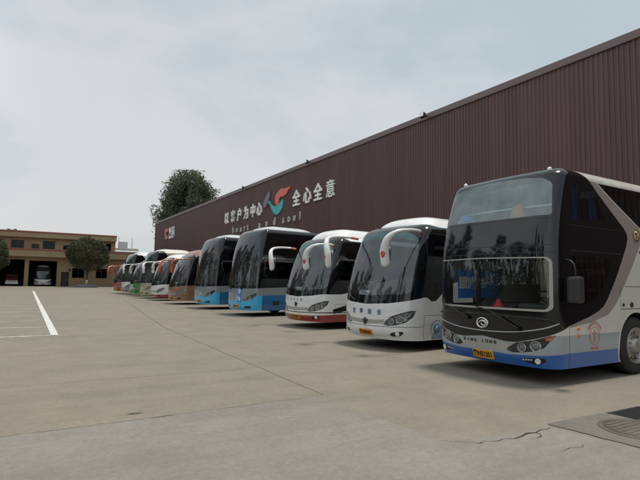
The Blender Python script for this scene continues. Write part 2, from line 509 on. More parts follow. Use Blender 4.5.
# ------------------------------------------------------------------ the brown hall
HX, HZ = 19.5, 11.2
HY0, HY1 = -34.0, 88.6
def ribmat():
    m, t, b = newmat('brown_sheet')
    b.inputs['Roughness'].default_value = 0.55
    c = t.nodes.new('ShaderNodeTexCoord')
    q = t.nodes.new('ShaderNodeMapping'); q.inputs['Scale'].default_value = (1, 0.9, 0.06)
    t.links.new(c.outputs['Object'], q.inputs['Vector'])
    n = t.nodes.new('ShaderNodeTexNoise'); n.inputs['Scale'].default_value = 1.4; n.inputs['Detail'].default_value = 6
    t.links.new(q.outputs['Vector'], n.inputs['Vector'])
    r = t.nodes.new('ShaderNodeMix'); r.data_type = 'RGBA'
    r.inputs['A'].default_value = (0.084, 0.041, 0.037, 1); r.inputs['B'].default_value = (0.112, 0.057, 0.052, 1)
    t.links.new(n.outputs['Fac'], r.inputs['Factor'])
    q2 = t.nodes.new('ShaderNodeMapping'); q2.inputs['Scale'].default_value = (1, 5.5, 0.10)
    t.links.new(c.outputs['Object'], q2.inputs['Vector'])
    n2 = t.nodes.new('ShaderNodeTexNoise'); n2.inputs['Scale'].default_value = 1.0; n2.inputs['Detail'].default_value = 7; n2.inputs['Roughness'].default_value = 0.7
    t.links.new(q2.outputs['Vector'], n2.inputs['Vector'])
    m2 = t.nodes.new('ShaderNodeMapRange'); m2.inputs['From Min'].default_value = 0.3; m2.inputs['From Max'].default_value = 0.75
    m2.inputs['To Min'].default_value = 0.82; m2.inputs['To Max'].default_value = 1.22
    t.links.new(n2.outputs['Fac'], m2.inputs['Value'])
    x2 = t.nodes.new('ShaderNodeMix'); x2.data_type = 'RGBA'; x2.blend_type = 'MULTIPLY'; x2.inputs['Factor'].default_value = 1.0
    t.links.new(r.outputs['Result'], x2.inputs['A']); t.links.new(m2.outputs['Result'], x2.inputs['B'])
    sy = t.nodes.new('ShaderNodeSeparateXYZ'); t.links.new(c.outputs['Object'], sy.inputs['Vector'])
    dv = t.nodes.new('ShaderNodeMath'); dv.operation = 'DIVIDE'; dv.inputs[1].default_value = 0.82; t.links.new(sy.outputs['Y'], dv.inputs[0])
    fl = t.nodes.new('ShaderNodeMath'); fl.operation = 'FLOOR'; t.links.new(dv.outputs[0], fl.inputs[0])
    wn = t.nodes.new('ShaderNodeTexWhiteNoise'); wn.noise_dimensions = '1D'; t.links.new(fl.outputs[0], wn.inputs['W'])
    m3 = t.nodes.new('ShaderNodeMapRange'); m3.inputs['To Min'].default_value = 0.91; m3.inputs['To Max'].default_value = 1.09
    t.links.new(wn.outputs['Value'], m3.inputs['Value'])
    x3 = t.nodes.new('ShaderNodeMix'); x3.data_type = 'RGBA'; x3.blend_type = 'MULTIPLY'; x3.inputs['Factor'].default_value = 1.0   # sheets of slightly different batches
    t.links.new(x2.outputs['Result'], x3.inputs['A']); t.links.new(m3.outputs['Result'], x3.inputs['B'])
    t.links.new(x3.outputs['Result'], b.inputs['Base Color'])
    return m
M['sheet'] = ribmat()
M['coping'] = mat('coping_sheet', (0.15, 0.100, 0.098), 0.5, var=0.06, vscale=0.6)
hall = thing('hall_building', 'long dark brown corrugated metal hall behind the row of buses', 'hall', (HX, 0, 0))
mb = MB()
prof = []
y = HY0
while y < HY1 - 0.2:
    prof += [(0.0, y), (0.0, y + 0.085), (-0.045, y + 0.115), (-0.045, y + 0.175)]
    y += 0.205
prof.append((0.0, HY1))
vs = [(x, yy_, 0) for x, yy_ in prof] + [(x, yy_, HZ - 0.05) for x, yy_ in prof]
n = len(prof)
mb.add(vs, [(i, i + 1, n + i + 1, n + i) for i in range(n - 1)])
mb.build('front_wall', M['sheet'], hall)
MB().box(0.05, 60, HY0, HY1 - 0.02, HZ - 0.35, HZ - 0.02).build('roof', M['coping'], hall)
MB().box(0.06, 60, HY1 - 0.06, HY1 - 0.03, 0, HZ - 0.36).build('gable_wall', M['sheet'], hall)
mb = MB(); mb.box(-0.10, 0.24, HY0 - 0.05, HY1 + 0.04, HZ - 0.24, HZ + 0.08)
mb.box(-0.115, -0.101, HY0 - 0.05, HY1 + 0.04, HZ - 0.245, HZ - 0.215)
mb.build('roof_trim', M['coping'], hall)
MB().box(-0.075, 0.055, HY1 - 0.028, HY1 + 0.06, 0, HZ - 0.25).build('corner_trim', M['coping'], hall)
for yv, lab in ((20.74, 'floodlight on the hall roof edge nearest the two-pane bus, the largest'), (34.2, 'small floodlight on the hall roof edge above the slogan characters at right'), (47.7, 'farthest tiny floodlight on the hall roof edge, above the left half of the slogan')):
    t = thing('floodlight', lab, 'floodlight', (HX - 0.12, yv, HZ - 0.12), group='floodlights along the hall roof')
    MB().box(-0.30, 0.0, -0.03, 0.03, -0.03, 0.03).build('arm', M['black'], t)
    mb = MB(); mb.prism([(-0.46, -0.10), (-0.28, -0.15), (-0.28, 0.09), (-0.42, 0.15)], -0.17, 0.17, fn=lambda a, b, h: (a, h, b))
    mb.build('housing', mat('flood_housing', (0.02, 0.02, 0.02), 0.5), t)
    mb = MB(); mb.prism([(-0.472, -0.08), (-0.462, -0.085), (-0.425, 0.13), (-0.435, 0.135)], -0.14, 0.14, fn=lambda a, b, h: (a, h, b))
    mb.build('lamp_face', M['lamp_white'], t)

# lettering on the hall: left to right in reading direction = -Y
M['letter'] = mat('white_letter', (0.78, 0.78, 0.76), 0.5, var=0.05)
WALLM = lambda y, z, off: frame((0, -1, 0), (0, 0, 1), (-1, 0, 0), (HX - off, y, z))
def wall_text(root, chars, ys, zc, size, bold, wid=1.0, m=None):
    for c, yv in zip(chars, ys):
        me = text_mesh(c, size, 0.06, bold * (0.35 if c in '客意' else 1.0), name='character', res=6)
        o = link('character', me, None, M[m or 'letter'])
        o.parent = root
        o.matrix_parent_inverse = root.matrix_basis.inverted()
        o.matrix_basis = WALLM(yv, zc, 0.12) @ Matrix.Diagonal((wid, 1, 1, 1))
t = thing('slogan_sign', 'white raised slogan of six Chinese characters to the left of the coloured emblem', 'sign', (HX, 48.9, 7.8), group='white lettering on the hall wall')
wall_text(t, '以客户为中心', [53.05, 51.1, 49.2, 47.35, 45.6, 44.05], 8.36, 1.38, 0.035, 0.92)
t = thing('slogan_sign', 'white raised slogan of four Chinese characters to the right of the coloured emblem', 'sign', (HX, 33.8, 7.8), group='white lettering on the hall wall')
wall_text(t, '全心全意', [36.45, 34.6, 32.9, 31.1], 8.38, 1.42, 0.035, 0.92)
t = thing('slogan_sign', 'small white English lettering under the coloured emblem on the hall', 'sign', (HX, 40, 6.6), group='white lettering on the hall wall')
M['letter_small'] = mat('greyed_letter', (0.52, 0.51, 0.50), 0.6, var=0.1)
wall_text(t, list('heartandsoul'), [50.9, 49.8, 48.7, 47.7, 46.8, 43.9, 42.3, 40.6, 38.8, 37.75, 36.75, 35.75], 6.90, 0.98, 0.008, 0.85, 'letter_small')

def spline(pts, n=8, closed=True):
    out = []
    N = len(pts)
    rg = range(N if closed else N - 1)
    for i in rg:
        p = [pts[(i + k) % N] if closed else pts[min(max(i + k, 0), N - 1)] for k in (-1, 0, 1, 2)]
        for k in range(n):
            t_ = k / n
            out.append(tuple(0.5 * (2 * p[1][j] + (p[2][j] - p[0][j]) * t_ + (2 * p[0][j] - 5 * p[1][j] + 4 * p[2][j] - p[3][j]) * t_ ** 2 + (3 * p[1][j] - p[0][j] - 3 * p[2][j] + p[3][j]) * t_ ** 3) for j in (0, 1)))
    return out
t = thing('emblem_sign', 'large red, teal and purple swirl emblem between the two white slogans', 'emblem', (HX, 40.4, 8.6))
W2 = lambda a, b, h: (-h, a - 40.4, b - 8.6)
def em(name, pts, col, h0=0.02, h1=0.16):
    mb = MB(); mb.prism(spline(pts, 7), h0, h1, fn=W2)
    mb.build(name, mat('emblem_' + name, col, 0.4), t)
em('red_swirl', [(40.5, 8.62), (40.55, 9.1), (40.1, 9.5), (39.4, 9.72), (38.6, 9.66), (37.55, 9.66), (37.95, 9.38), (38.35, 9.12), (38.9, 8.98), (39.5, 9.0), (39.75, 8.8), (39.8, 8.42), (40.1, 8.3)], (0.58, 0.10, 0.05))
em('teal_crescent', [(42.1, 8.95), (41.7, 8.92), (41.4, 8.6), (40.9, 8.38), (40.2, 8.3), (39.5, 8.5), (39.05, 8.75), (38.9, 8.35), (39.1, 7.95), (39.6, 7.62), (40.2, 7.48), (40.8, 7.72), (41.3, 8.2), (41.7, 8.6)], (0.02, 0.34, 0.36))
em('purple_leaf', [(41.75, 9.86), (41.7, 9.4), (42.0, 9.0), (42.3, 8.62), (42.55, 8.45), (42.95, 8.48), (43.15, 8.75), (42.9, 9.15), (42.5, 9.5), (42.1, 9.75)], (0.125, 0.10, 0.145))
t = thing('company_sign', 'small red emblem with white characters at the far left end of the hall', 'sign', (HX, 78, 8.7))
W3 = lambda a, b, h: (-h, a - 78, b - 8.7)
mb = MB(); mb.prism(spline([(81.2, 8.1), (81.3, 9.3), (80.4, 9.5), (79.3, 9.3), (79.6, 8.9), (80.4, 8.95), (80.5, 8.5), (79.7, 8.3), (79.3, 7.9), (80.4, 7.8)], 6), 0.02, 0.16, fn=W3)
mb.build('emblem', mat('sign_red', (0.50, 0.07, 0.04), 0.45), t)
for row, zc in (('客运', 9.02), ('集团', 8.12)):
    for c, yv in zip(row, (77.9, 76.2)):
        o = link('character', text_mesh(c, 1.15, 0.06, 0.04), t, M['letter'])
        o.matrix_parent_inverse = t.matrix_basis.inverted()
        o.matrix_basis = WALLM(yv, zc, 0.12) @ Matrix.Diagonal((1.4, 0.8, 1, 1))

# ------------------------------------------------------------------ coach bodies
# A body is a smooth closed skin S(u, v): u runs round the plan from the middle of the front
# (u > 0 on the driver's side, local -y), v is the height, then the way over the roof edge.
# Windows, lamps and paint areas are outlines on that skin, cut out of one constrained triangulation.
def smooth_interp(xs, ys):
    xs, ys = np.array(xs, float), np.array(ys, float)
    h = np.diff(xs); d = np.diff(ys) / h
    m = np.zeros_like(ys)
    m[0], m[-1] = d[0], d[-1]
    for i in range(1, len(xs) - 1):
        m[i] = 0 if d[i - 1] * d[i] <= 0 else 2 * d[i - 1] * d[i] / (d[i - 1] + d[i])
    def f(x):
        x = np.asarray(x, float)
        xc = np.clip(x, xs[0], xs[-1])
        i = np.clip(np.searchsorted(xs, xc) - 1, 0, len(xs) - 2)
        t_ = (xc - xs[i]) / h[i]
        r = (2 * t_ ** 3 - 3 * t_ ** 2 + 1) * ys[i] + (t_ ** 3 - 2 * t_ ** 2 + t_) * h[i] * m[i] + (-2 * t_ ** 3 + 3 * t_ ** 2) * ys[i + 1] + (t_ ** 3 - t_ ** 2) * h[i] * m[i + 1]
        return r + np.where(x > xs[-1], (x - xs[-1]) * m[-1], 0)
    return f

class Skin:
    def __init__(s, L=11.0, a=1.265, bow=0.16, rc=0.3, z0=0.28, H=3.5, hr=0.22, ir=0.3, crown=0.06, rake=((0.3, 0), (3, 0.3)), tum=((0.3, 0), (1.4, 0), (3.3, 0.07)), xa=1.4, Lf=2.6, rr=0.25):
        s.__dict__.update(L=L, a=a, bow=bow, rc=rc, z0=z0, H=H, hr=hr, ir=ir, crown=crown, xa=xa, Lf=Lf)
        P = [(bow * (y / a) ** 2, y) for y in np.linspace(0, a - rc, 24)]
        for ph in np.linspace(0, math.pi / 2, 18)[1:]:
            y = a - rc + rc * math.sin(ph)
            P.append((bow * (y / a) ** 2 + rc * (1 - math.cos(ph)), y))
        for x in np.linspace(bow + rc, L - rr, 40)[1:]:
            P.append((x, a))
        s.iside = len(P) - 1
        for ph in np.linspace(0, math.pi / 2, 8)[1:]:
            P.append((L - rr + rr * math.sin(ph), a - rr + rr * math.cos(ph)))
        for y in np.linspace(a - rr, 0, 6)[1:]:
            P.append((L, y))
        P = np.array(P)
        seg = np.hypot(*np.diff(P, axis=0).T)
        s.U = np.concatenate([[0], np.cumsum(seg)])
        s.P = P
        T = np.gradient(P, s.U, axis=0)
        T /= np.linalg.norm(T, axis=1)[:, None]
        s.N = np.stack([-T[:, 1], T[:, 0]], 1)             # outward
        s.N[0] = (-1, 0); s.N[-1] = (1, 0)
        s.umax = s.U[-1]
        s.zs = H - hr
        s.vr = s.zs + max(hr, ir) * 1.2                    # v where the roof edge is done
        s.vmax = s.vr + 0.5
        s.rake = smooth_interp(*zip(*rake)); s.tum = smooth_interp(*zip(*tum))
        s.ufront = s.U[23 + 17]
    def uy(s, y):
        return float(np.interp(abs(y), s.P[:41, 1], s.U[:41])) * (-1 if y > 0 else 1)
    def ux(s, x):
        return float(np.interp(x, s.P[:s.iside + 1, 0], s.U[:s.iside + 1]))
    def __call__(s, u, v, off=0.0):
        u = np.asarray(u, float); v = np.asarray(v, float)
        ua = np.abs(u)
        px, py = np.interp(ua, s.U, s.P[:, 0]), np.interp(ua, s.U, s.P[:, 1])
        nx, ny = np.interp(ua, s.U, s.N[:, 0]), np.interp(ua, s.U, s.N[:, 1])
        th = np.clip((v - s.zs) / (s.vr - s.zs), 0, 1) * math.pi / 2
        z = np.where(v < s.zs, v, s.zs + s.hr * np.sin(th))
        ins = s.ir * (1 - np.cos(th))
        k = np.clip((v - s.vr) / 0.5, 0, 1)
        fr = np.clip(1 - px / s.Lf, 0, 1) ** 2
        X = px + s.rake(z) * fr - nx * ins
        Y = (py - ny * ins) * (1 - s.tum(np.minimum(z, s.zs)) / s.a)
        X = X * (1 - k) + np.clip(X, s.xa, s.L - 1) * k
        Y = Y * (1 - k)
        z = z + s.crown * (1 - (1 - k) ** 2)
        Y = np.where(u > 0, -Y, Y)
        p = np.stack([X, Y, z], -1)
        if off is not None and np.any(off):
            p = p + s.normal(u, v) * (np.asarray(off)[..., None] if np.ndim(off) else off)
        return p
    def normal(s, u, v):
        e = 2e-3
        u = np.asarray(u, float); v = np.asarray(v, float)
        vc = np.minimum(v, s.vmax - 0.02)
        a_ = s(u + e, vc) - s(u - e, vc)
        b_ = s(u, vc + e) - s(u, vc - e)
        nn = np.cross(a_, b_)
        l = np.linalg.norm(nn, axis=-1, keepdims=True)
        nn = nn / np.maximum(l, 1e-12)
        return nn
    def at(s, u, v, off=0.0):
        return Vector(s(np.array([u]), np.array([v]))[0]) + Vector(s.normal(np.array([u]), np.array([v]))[0]) * off
    def frame(s, u, v, off=0.0, ups=None):
        p = s.at(u, v, off); n_ = Vector(s.normal(np.array([u]), np.array([v]))[0])
        t_ = Vector((0, 0, 1)).cross(n_).normalized()
        return frame(t_, n_.cross(t_), n_, p)

def inside(poly, pts):
    x, y = pts[:, 0], pts[:, 1]
    res = np.zeros(len(pts), bool)
    n = len(poly)
    for i in range(n):
        x1, y1 = poly[i]; x2, y2 = poly[(i + 1) % n]
        if y1 == y2: continue
        c = ((y1 > y) != (y2 > y)) & (x < (x2 - x1) * (y - y1) / (y2 - y1) + x1)
        res ^= c
    return res

def densify(poly, d):
    out = []
    n = len(poly)
    for i in range(n):
        a, b = poly[i], poly[(i + 1) % n]
        k = max(1, int(math.hypot(b[0] - a[0], b[1] - a[1]) / d))
        for j in range(k):
            out.append((a[0] + (b[0] - a[0]) * j / k, a[1] + (b[1] - a[1]) * j / k))
    return out

def roundpoly(poly, r, n=4):
    """round the corners of an outline"""
    out = []
    N = len(poly)
    for i in range(N):
        a, b, c = Vector(poly[i - 1]), Vector(poly[i]), Vector(poly[(i + 1) % N])
        rr = min(r, (a - b).length * 0.45, (c - b).length * 0.45)
        p, q = b + (a - b).normalized() * rr, b + (c - b).normalized() * rr
        for k in range(n + 1):
            t_ = k / n
            out.append(tuple(p * (1 - t_) ** 2 + b * 2 * t_ * (1 - t_) + q * t_ ** 2))
    return out

class Body:
    def __init__(s, sk, root, base, fine=0.075, coarse=0.35):
        s.sk, s.root, s.base, s.fine, s.coarse = sk, root, base, fine, coarse
        s.reg = []
    # point helpers: F(y, z) on the front, D(x, z) on the driver's side (local -y), O(x, z) on the other side
    def F(s, y, z): return (s.sk.uy(y), z)
    def D(s, x, z): return (s.sk.ux(x), z)
    def O(s, x, z): return (-s.sk.ux(x), z)
    def reg_add(s, poly, part, m, round_=0.0, both=False, off=0.0):
        if round_: poly = roundpoly(poly, round_)
        s.reg.append((poly, part, m, off))
        if both:
            s.reg.append(([(-a, b) for a, b in poly], part, m, off))
    def sym(s, chain, part, m, round_=0.0, off=0.0):
        """outline symmetric about the front middle; chain from the top middle round to the bottom middle on u >= 0"""
        poly = list(chain) + [(-a, b) for a, b in reversed(chain) if abs(a) > 1e-6]
        s.reg_add(poly, part, m, round_, off=off)
    def strip(s, pts, w, part, m, both=False):
        L_, R_ = [], []
        for i, p in enumerate(pts):
            a, b = pts[max(i - 1, 0)], pts[min(i + 1, len(pts) - 1)]
            dx, dy = b[0] - a[0], b[1] - a[1]; l = math.hypot(dx, dy)
            L_.append((p[0] - dy / l * w / 2, p[1] + dx / l * w / 2)); R_.append((p[0] + dy / l * w / 2, p[1] - dx / l * w / 2))
        s.reg_add(L_ + R_[::-1], part, m, both=both)
    def build(s):
        sk = s.sk
        uf = sk.ufront + 1.3
        us = np.concatenate([np.arange(0, uf, s.fine), np.arange(uf, sk.umax - 2.6, s.coarse), np.linspace(sk.umax - 2.6, sk.umax, 14)])
        us = np.concatenate([-us[::-1], us[1:]])
        vs = np.concatenate([np.arange(sk.z0, sk.zs, s.fine * 1.3), np.linspace(sk.zs, sk.vr, 9), np.linspace(sk.vr, sk.vmax, 6)[1:]])
        gu, gv = np.meshgrid(us, vs)
        jit = 1e-5
        pts = [(float(a), float(b)) for a, b in zip(gu.ravel(), gv.ravel())]
        edges = []
        polys = []
        for poly, part, m, off in s.reg:
            q = densify(poly, s.fine * 0.8 if s.fine < 0.12 else s.fine)
            q = [(min(max(a, -sk.umax), sk.umax), min(max(b, sk.z0), sk.vmax)) for a, b in q]
            b0 = len(pts)
            pts += q
            edges += [(b0 + i, b0 + (i + 1) % len(q)) for i in range(len(q))]
            polys.append(q)
        vo, eo, fo, _, _, _ = delaunay_2d_cdt([Vector(p) for p in pts], edges, [], 0, 1e-4, False)
        V = np.array([(p.x, p.y) for p in vo]); T = np.array([f[:3] for f in fo], int)
        cen = V[T].mean(1)
        a2 = np.abs(np.cross(V[T[:, 1]] - V[T[:, 0]], V[T[:, 2]] - V[T[:, 0]]))
        keep = a2 > 1e-9
        T, cen = T[keep], cen[keep]
        cls = np.full(len(T), -1)
        for i, q in enumerate(polys):
            lo, hi = np.min(q, 0), np.max(q, 0)
            c = np.where((cen[:, 0] >= lo[0]) & (cen[:, 0] <= hi[0]) & (cen[:, 1] >= lo[1]) & (cen[:, 1] <= hi[1]))[0]
            if len(c):
                c = c[inside(q, cen[c])]
                cls[c] = i
        groups = {}
        def put(key, idx): groups.setdefault(key, []).append(idx)
        put('body', -1)
        keys = {-1: ('body', s.base)}
        for i, (poly, part, m, off) in enumerate(s.reg):
            if part is None: keys[i] = None; continue
            k = 'body' if part == 'body' else '%s|%d' % (part, i) if not part.endswith('+') else part
            keys[i] = (k, m)
            put(k, i)
        out = {}
        for k, idx in groups.items():
            sel = np.isin(cls, idx)
            if not sel.any(): continue
            tt = T[sel]; tc = cls[sel]
            uniq, inv = np.unique(tt, return_inverse=True)
            uv = V[uniq]
            off = s.reg[idx[0]][3] if idx[0] >= 0 else 0.0
            P3 = sk(uv[:, 0], uv[:, 1]); Nn = sk.normal(uv[:, 0], uv[:, 1])
            if k != 'body' and off: P3 = P3 + Nn * off
            ms = []
            mi = []
            for c in tc:
                m = keys[int(c)][1]
                if m not in ms: ms.append(m)
                mi.append(ms.index(m))
            nm = k.split('|')[0].rstrip('+')
            me = bpy.data.meshes.new(nm)
            me.from_pydata(P3.tolist(), [], inv.reshape(-1, 3).tolist())
            me.polygons.foreach_set('material_index', mi)
            me.polygons.foreach_set('use_smooth', [True] * len(mi))
            me.update()
            me.normals_split_custom_set_from_vertices(Nn.tolist())
            o = link(nm, me, s.root, ms)
            out.setdefault(nm, []).append(o)
            out[k] = o
        return out

def on_skin(parent, me, m, name, mtx):
    o = link(name, me, parent, m)
    o.matrix_basis = mtx
    return o

def decal_text(b, parent, body, uv, size, m, bold=0.0, off=0.006, name='lettering', ext=0.001, wid=1.0):
    """each character sits on the skin where it stands"""
    return on_skin(parent, text_mesh(body, size, ext, bold), m, name, b.sk.frame(uv[0], uv[1], off) @ Matrix.Diagonal((wid, 1, 1, 1)))

def skin_tube(b, parent, pts, r, m, name, off=0.01, n=8, sub=5, flat=1.0):
    P = [b.sk.at(u, v, off) for u, v in pts]
    mb = MB(); mb.sweep(P, r, n, sub=sub)
    return mb.build(name, m, parent)

WHEEL = {}
def wheel_meshes(Rr=0.52, rim=0.33, w=0.29):
    k = (Rr, rim, w)
    if k not in WHEEL:
        ty = MB()
        ty.lathe([(rim - 0.02, -w / 2 + 0.03), (rim + 0.02, -w / 2), (Rr - 0.10, -w / 2 - 0.008), (Rr - 0.03, -w / 2 + 0.02), (Rr, -w / 2 + 0.06), (Rr, w / 2 - 0.06), (Rr - 0.03, w / 2 - 0.02), (rim, w / 2)], 48, 'y')
        for q in (-0.07, 0.0, 0.07):
            ty.lathe([(Rr - 0.001, q - 0.012), (Rr + 0.006, q), (Rr - 0.001, q + 0.012)], 48, 'y')
        rm = MB()
        rm.lathe([(rim, -w / 2 + 0.02), (rim, -w / 2 - 0.005), (rim - 0.025, -w / 2 + 0.004), (rim - 0.05, -w / 2 + 0.06), (0.20, -w / 2 + 0.085), (0.185, -w / 2 + 0.06), (0.13, -w / 2 + 0.05), (0.12, -w / 2 - 0.01), (0.05, -w / 2 - 0.02), (0.0001, -w / 2 - 0.02)], 40, 'y', mi=0)
        for i in range(10):
            a = 2 * math.pi * i / 10
            c = MB(); c.lathe([(0.0001, -0.0785), (0.026, -0.0785)], 10, 'y'); 
            rm.add([(x + 0.245 * math.cos(a), y_ , z + 0.245 * math.sin(a)) for x, y_, z in [(p[0], -w / 2 + 0.068, p[2]) for p in c.v]], c.f, 1)
            d = MB(); d.lathe([(0.0001, -0.03), (0.014, -0.03), (0.014, 0.01)], 6, 'y')
            rm.add([(x + 0.16 * math.cos(a + .3), y_ - w / 2 + 0.05, z + 0.16 * math.sin(a + .3)) for x, y_, z in d.v], d.f, 0)
        WHEEL[k] = (ty.mesh('tyre'), rm.mesh('rim', fix=False))
        for m_, me in ((M['rubber'], WHEEL[k][0]),):
            me.materials.append(m_)
        WHEEL[k][1].materials.append(M['rim']); WHEEL[k][1].materials.append(M['pit'])
    return WHEEL[k]

def add_wheel(root, x, y, Rr=0.52, rim=0.33, w=0.29, flip=False):
    ty, rm = wheel_meshes(Rr, rim, w)
    o = bpy.data.objects.new('wheel', ty); COL.objects.link(o); o.parent = root
    o.location = (x, y, Rr)
    if flip: o.rotation_euler = (0, 0, math.pi)
    r = bpy.data.objects.new('rim', rm); COL.objects.link(r); r.parent = o
    return o

def arch(b, x, Rr=0.60, part=True, base=None):
    """wheel opening on both sides plus the dark well behind it"""
    sk = b.sk
    if base is not None:
        n_ = [(sk.ux(x) + (Rr + 0.045) * math.cos(t_), max(sk.z0, 0.52 + (Rr + 0.045) * math.sin(t_))) for t_ in np.linspace(-0.45, math.pi + 0.45, 36)]
        b.reg_add(n_, 'body', base, both=True)
    n_ = [(sk.ux(x) + Rr * math.cos(t_), max(sk.z0, 0.52 + Rr * math.sin(t_))) for t_ in np.linspace(-0.45, math.pi + 0.45, 36)]
    b.reg_add(n_, None, None, both=True)
    for s_ in (-1, 1):
        mb = MB()
        y0, y1 = s_ * (sk.a - 0.004), s_ * (sk.a - 0.55)
        prof = [(x + Rr * 1.0 * math.cos(t_), 0.52 + Rr * math.sin(t_)) for t_ in np.linspace(-0.42, math.pi + 0.42, 28)]
        vs = [(p[0], y0, p[1]) for p in prof] + [(p[0], y1, p[1]) for p in prof]
        k = len(prof)
        mb.add(vs, [(i, i + 1, k + i + 1, k + i) for i in range(k - 1)], 0, True)
        mb.poly([(p[0], y1, p[1]) for p in prof])
        mb.build('wheel_arch', M['dark'], b.root)

def headlight(b, poly, lamps, dark=False, both=True):
    """lens cut from the skin, a bucket behind it and round lamps inside"""
    for sgn in ((1, -1) if both else (1,)):
        b.reg_add([(sgn * a, v) for a, v in poly], 'headlight', M['lens'])
    b._lamps = getattr(b, '_lamps', []) + [(poly, lamps, dark)]

def finish_headlights(b, out):
    hl = out.get('headlight', [])
    i = 0
    for poly, lamps, dark in getattr(b, '_lamps', []):
        for sgn in (1, -1):
            if i >= len(hl): return
            o = hl[i]; i += 1
            q = densify([(sgn * a, v) for a, v in roundpoly(poly, 0.01, 1)], 0.05)
            mb = MB()
            top = [b.sk.at(u, v, -0.004) for u, v in q]
            cu, cv = np.mean([p[0] for p in q]), np.mean([p[1] for p in q])
            bot = [b.sk.at(cu + (u - cu) * 0.82, cv + (v - cv) * 0.75, -0.10) for u, v in q]
            n = len(q)
            mb.add(top + bot, [(k, (k + 1) % n, n + (k + 1) % n, n + k) for k in range(n)], 0, True)
            mb.add(bot + [sum(bot, Vector()) / n], [(k, (k + 1) % n, n) for k in range(n)], 0, False)
            # a bright rim line round the lamp
            mb.sweep([b.sk.at(u, v, -0.012) for u, v in q] + [b.sk.at(q[0][0], q[0][1], -0.012)], 0.007, 5, mi=1)
            mb.build('reflector', [M['bucket_dark' if dark else 'bucket'], M['chrome']], o)
            for u, v, r in lamps:
                f = b.sk.frame(sgn * u, v, -0.075)
                l = MB()
                l.lathe([(r * 1.25, 0.0), (r * 1.3, 0.03), (r * 1.05, 0.034), (r, 0.02)], 20, 'z', mi=1)
                l.lathe([(r * 0.98, 0.018), (r * 0.8, 0.034), (r * 0.45, 0.046), (0.0001, 0.05)], 18, 'z', mi=0)
                lo = l.build('lamp', [M['projector'], M['chrome']], o)
                lo.matrix_basis = f

def plate(b, text_, z, w=0.44, h=0.14, u=0.0):
    f = b.sk.frame(u, z, 0.012)
    mb = MB(); mb.box(-w / 2, w / 2, -h / 2, h / 2, -0.02, 0.004, bev=0.003)
    o = mb.build('number_plate', M['plate'], b.root); o.matrix_basis = f
    bo = MB()
    for (x0, x1, y0, y1) in ((-w / 2 + .006, w / 2 - .006, h / 2 - .012, h / 2 - .007), (-w / 2 + .006, w / 2 - .006, -h / 2 + .007, -h / 2 + .012)):
        bo.box(x0, x1, y0, y1, 0.004, 0.006)
    me = text_mesh(text_, h * 0.80, 0.001, 0.004)
    xs = [v.co.x for v in me.vertices]
    k = w * 0.9 / (max(xs) - min(xs))
    t_ = link('characters', me, o, M['ink']); t_.matrix_basis = Matrix.Translation((0, 0, 0.0065)) @ Matrix.Diagonal((k, 1.0, 1, 1))
    return o

def wiper(b, pivot, tip, blade):
    mb = MB()
    P = [b.sk.at(*pivot, 0.03), b.sk.at((pivot[0] + tip[0]) / 2, (pivot[1] + tip[1]) / 2, 0.05), b.sk.at(*tip, 0.035)]
    mb.sweep(P, [0.018, 0.012, 0.008], 6, sub=4)
    q = [b.sk.at(tip[0] + (blade[0] - tip[0]) * t_, tip[1] + (blade[1] - tip[1]) * t_, 0.018) for t_ in np.linspace(-1, 1, 7)]
    mb.sweep(q, 0.011, 5)
    mb.lathe([(0.035, 0), (0.03, 0.04), (0.0001, 0.045)], 10, 'x', P[0])
    return mb.build('wiper', M['black'], b.root)

def rect(b, kind, x0, x1, z0, z1):
    f = {'F': b.F, 'D': b.D, 'O': b.O}[kind]
    return [f(x0, z0), f(x1, z0), f(x1, z1), f(x0, z1)]

def seat_mesh(pale=False):
    key = ('seat', pale)
    if key not in WHEEL:
        mb = MB()
        mb.box(-0.23, 0.25, -0.22, 0.22, 0.32, 0.46, 0, 0.04)
        bm_ = MB(); bm_.box(-0.06, 0.06, -0.22, 0.22, 0.0, 0.74, 0, 0.05)
        mb.add([(x + 0.24 + z * 0.22, y, z + 0.42) for x, y, z in bm_.v], bm_.f)
        hd = MB(); hd.box(-0.055, 0.05, -0.17, 0.17, 0.0, 0.22, 0, 0.04)
        mb.add([(x + 0.40 + z * 0.15, y, z + 1.08) for x, y, z in hd.v], hd.f, 1)
        mb.box(-0.1, 0.2, -0.19, -0.15, 0, 0.33).box(-0.1, 0.2, 0.15, 0.19, 0, 0.33)
        me = mb.mesh('seat')
        me.materials.append(M['seat']); me.materials.append(M['seat_pale' if pale else 'seat'])
        WHEEL[key] = me
    return WHEEL[key]

def seats(root, x0, n, z, pale=False, ys=(-0.98, -0.52, 0.52, 0.98), pitch=0.85):
    me = seat_mesh(pale)
    for i in range(n):
        for y in ys:
            o = bpy.data.objects.new('seat', me); COL.objects.link(o); o.parent = root
            o.location = (x0 + i * pitch, y, z)

def underbody(b, zf, x0=0.35):
    sk = b.sk
    us = np.concatenate([np.linspace(-sk.umax, sk.umax, 120)])
    p = sk(us, np.full_like(us, sk.z0 + 0.02), -0.02)
    MB().poly([tuple(q) for q in p[:-1]]).build('underbody', M['dark'], b.root)
    mb = MB()
    p = sk(us, np.full_like(us, zf), -0.03)
    mb.poly([tuple(q) for q in p[:-1]])
    mb.build('floor', M['dark'], b.root)

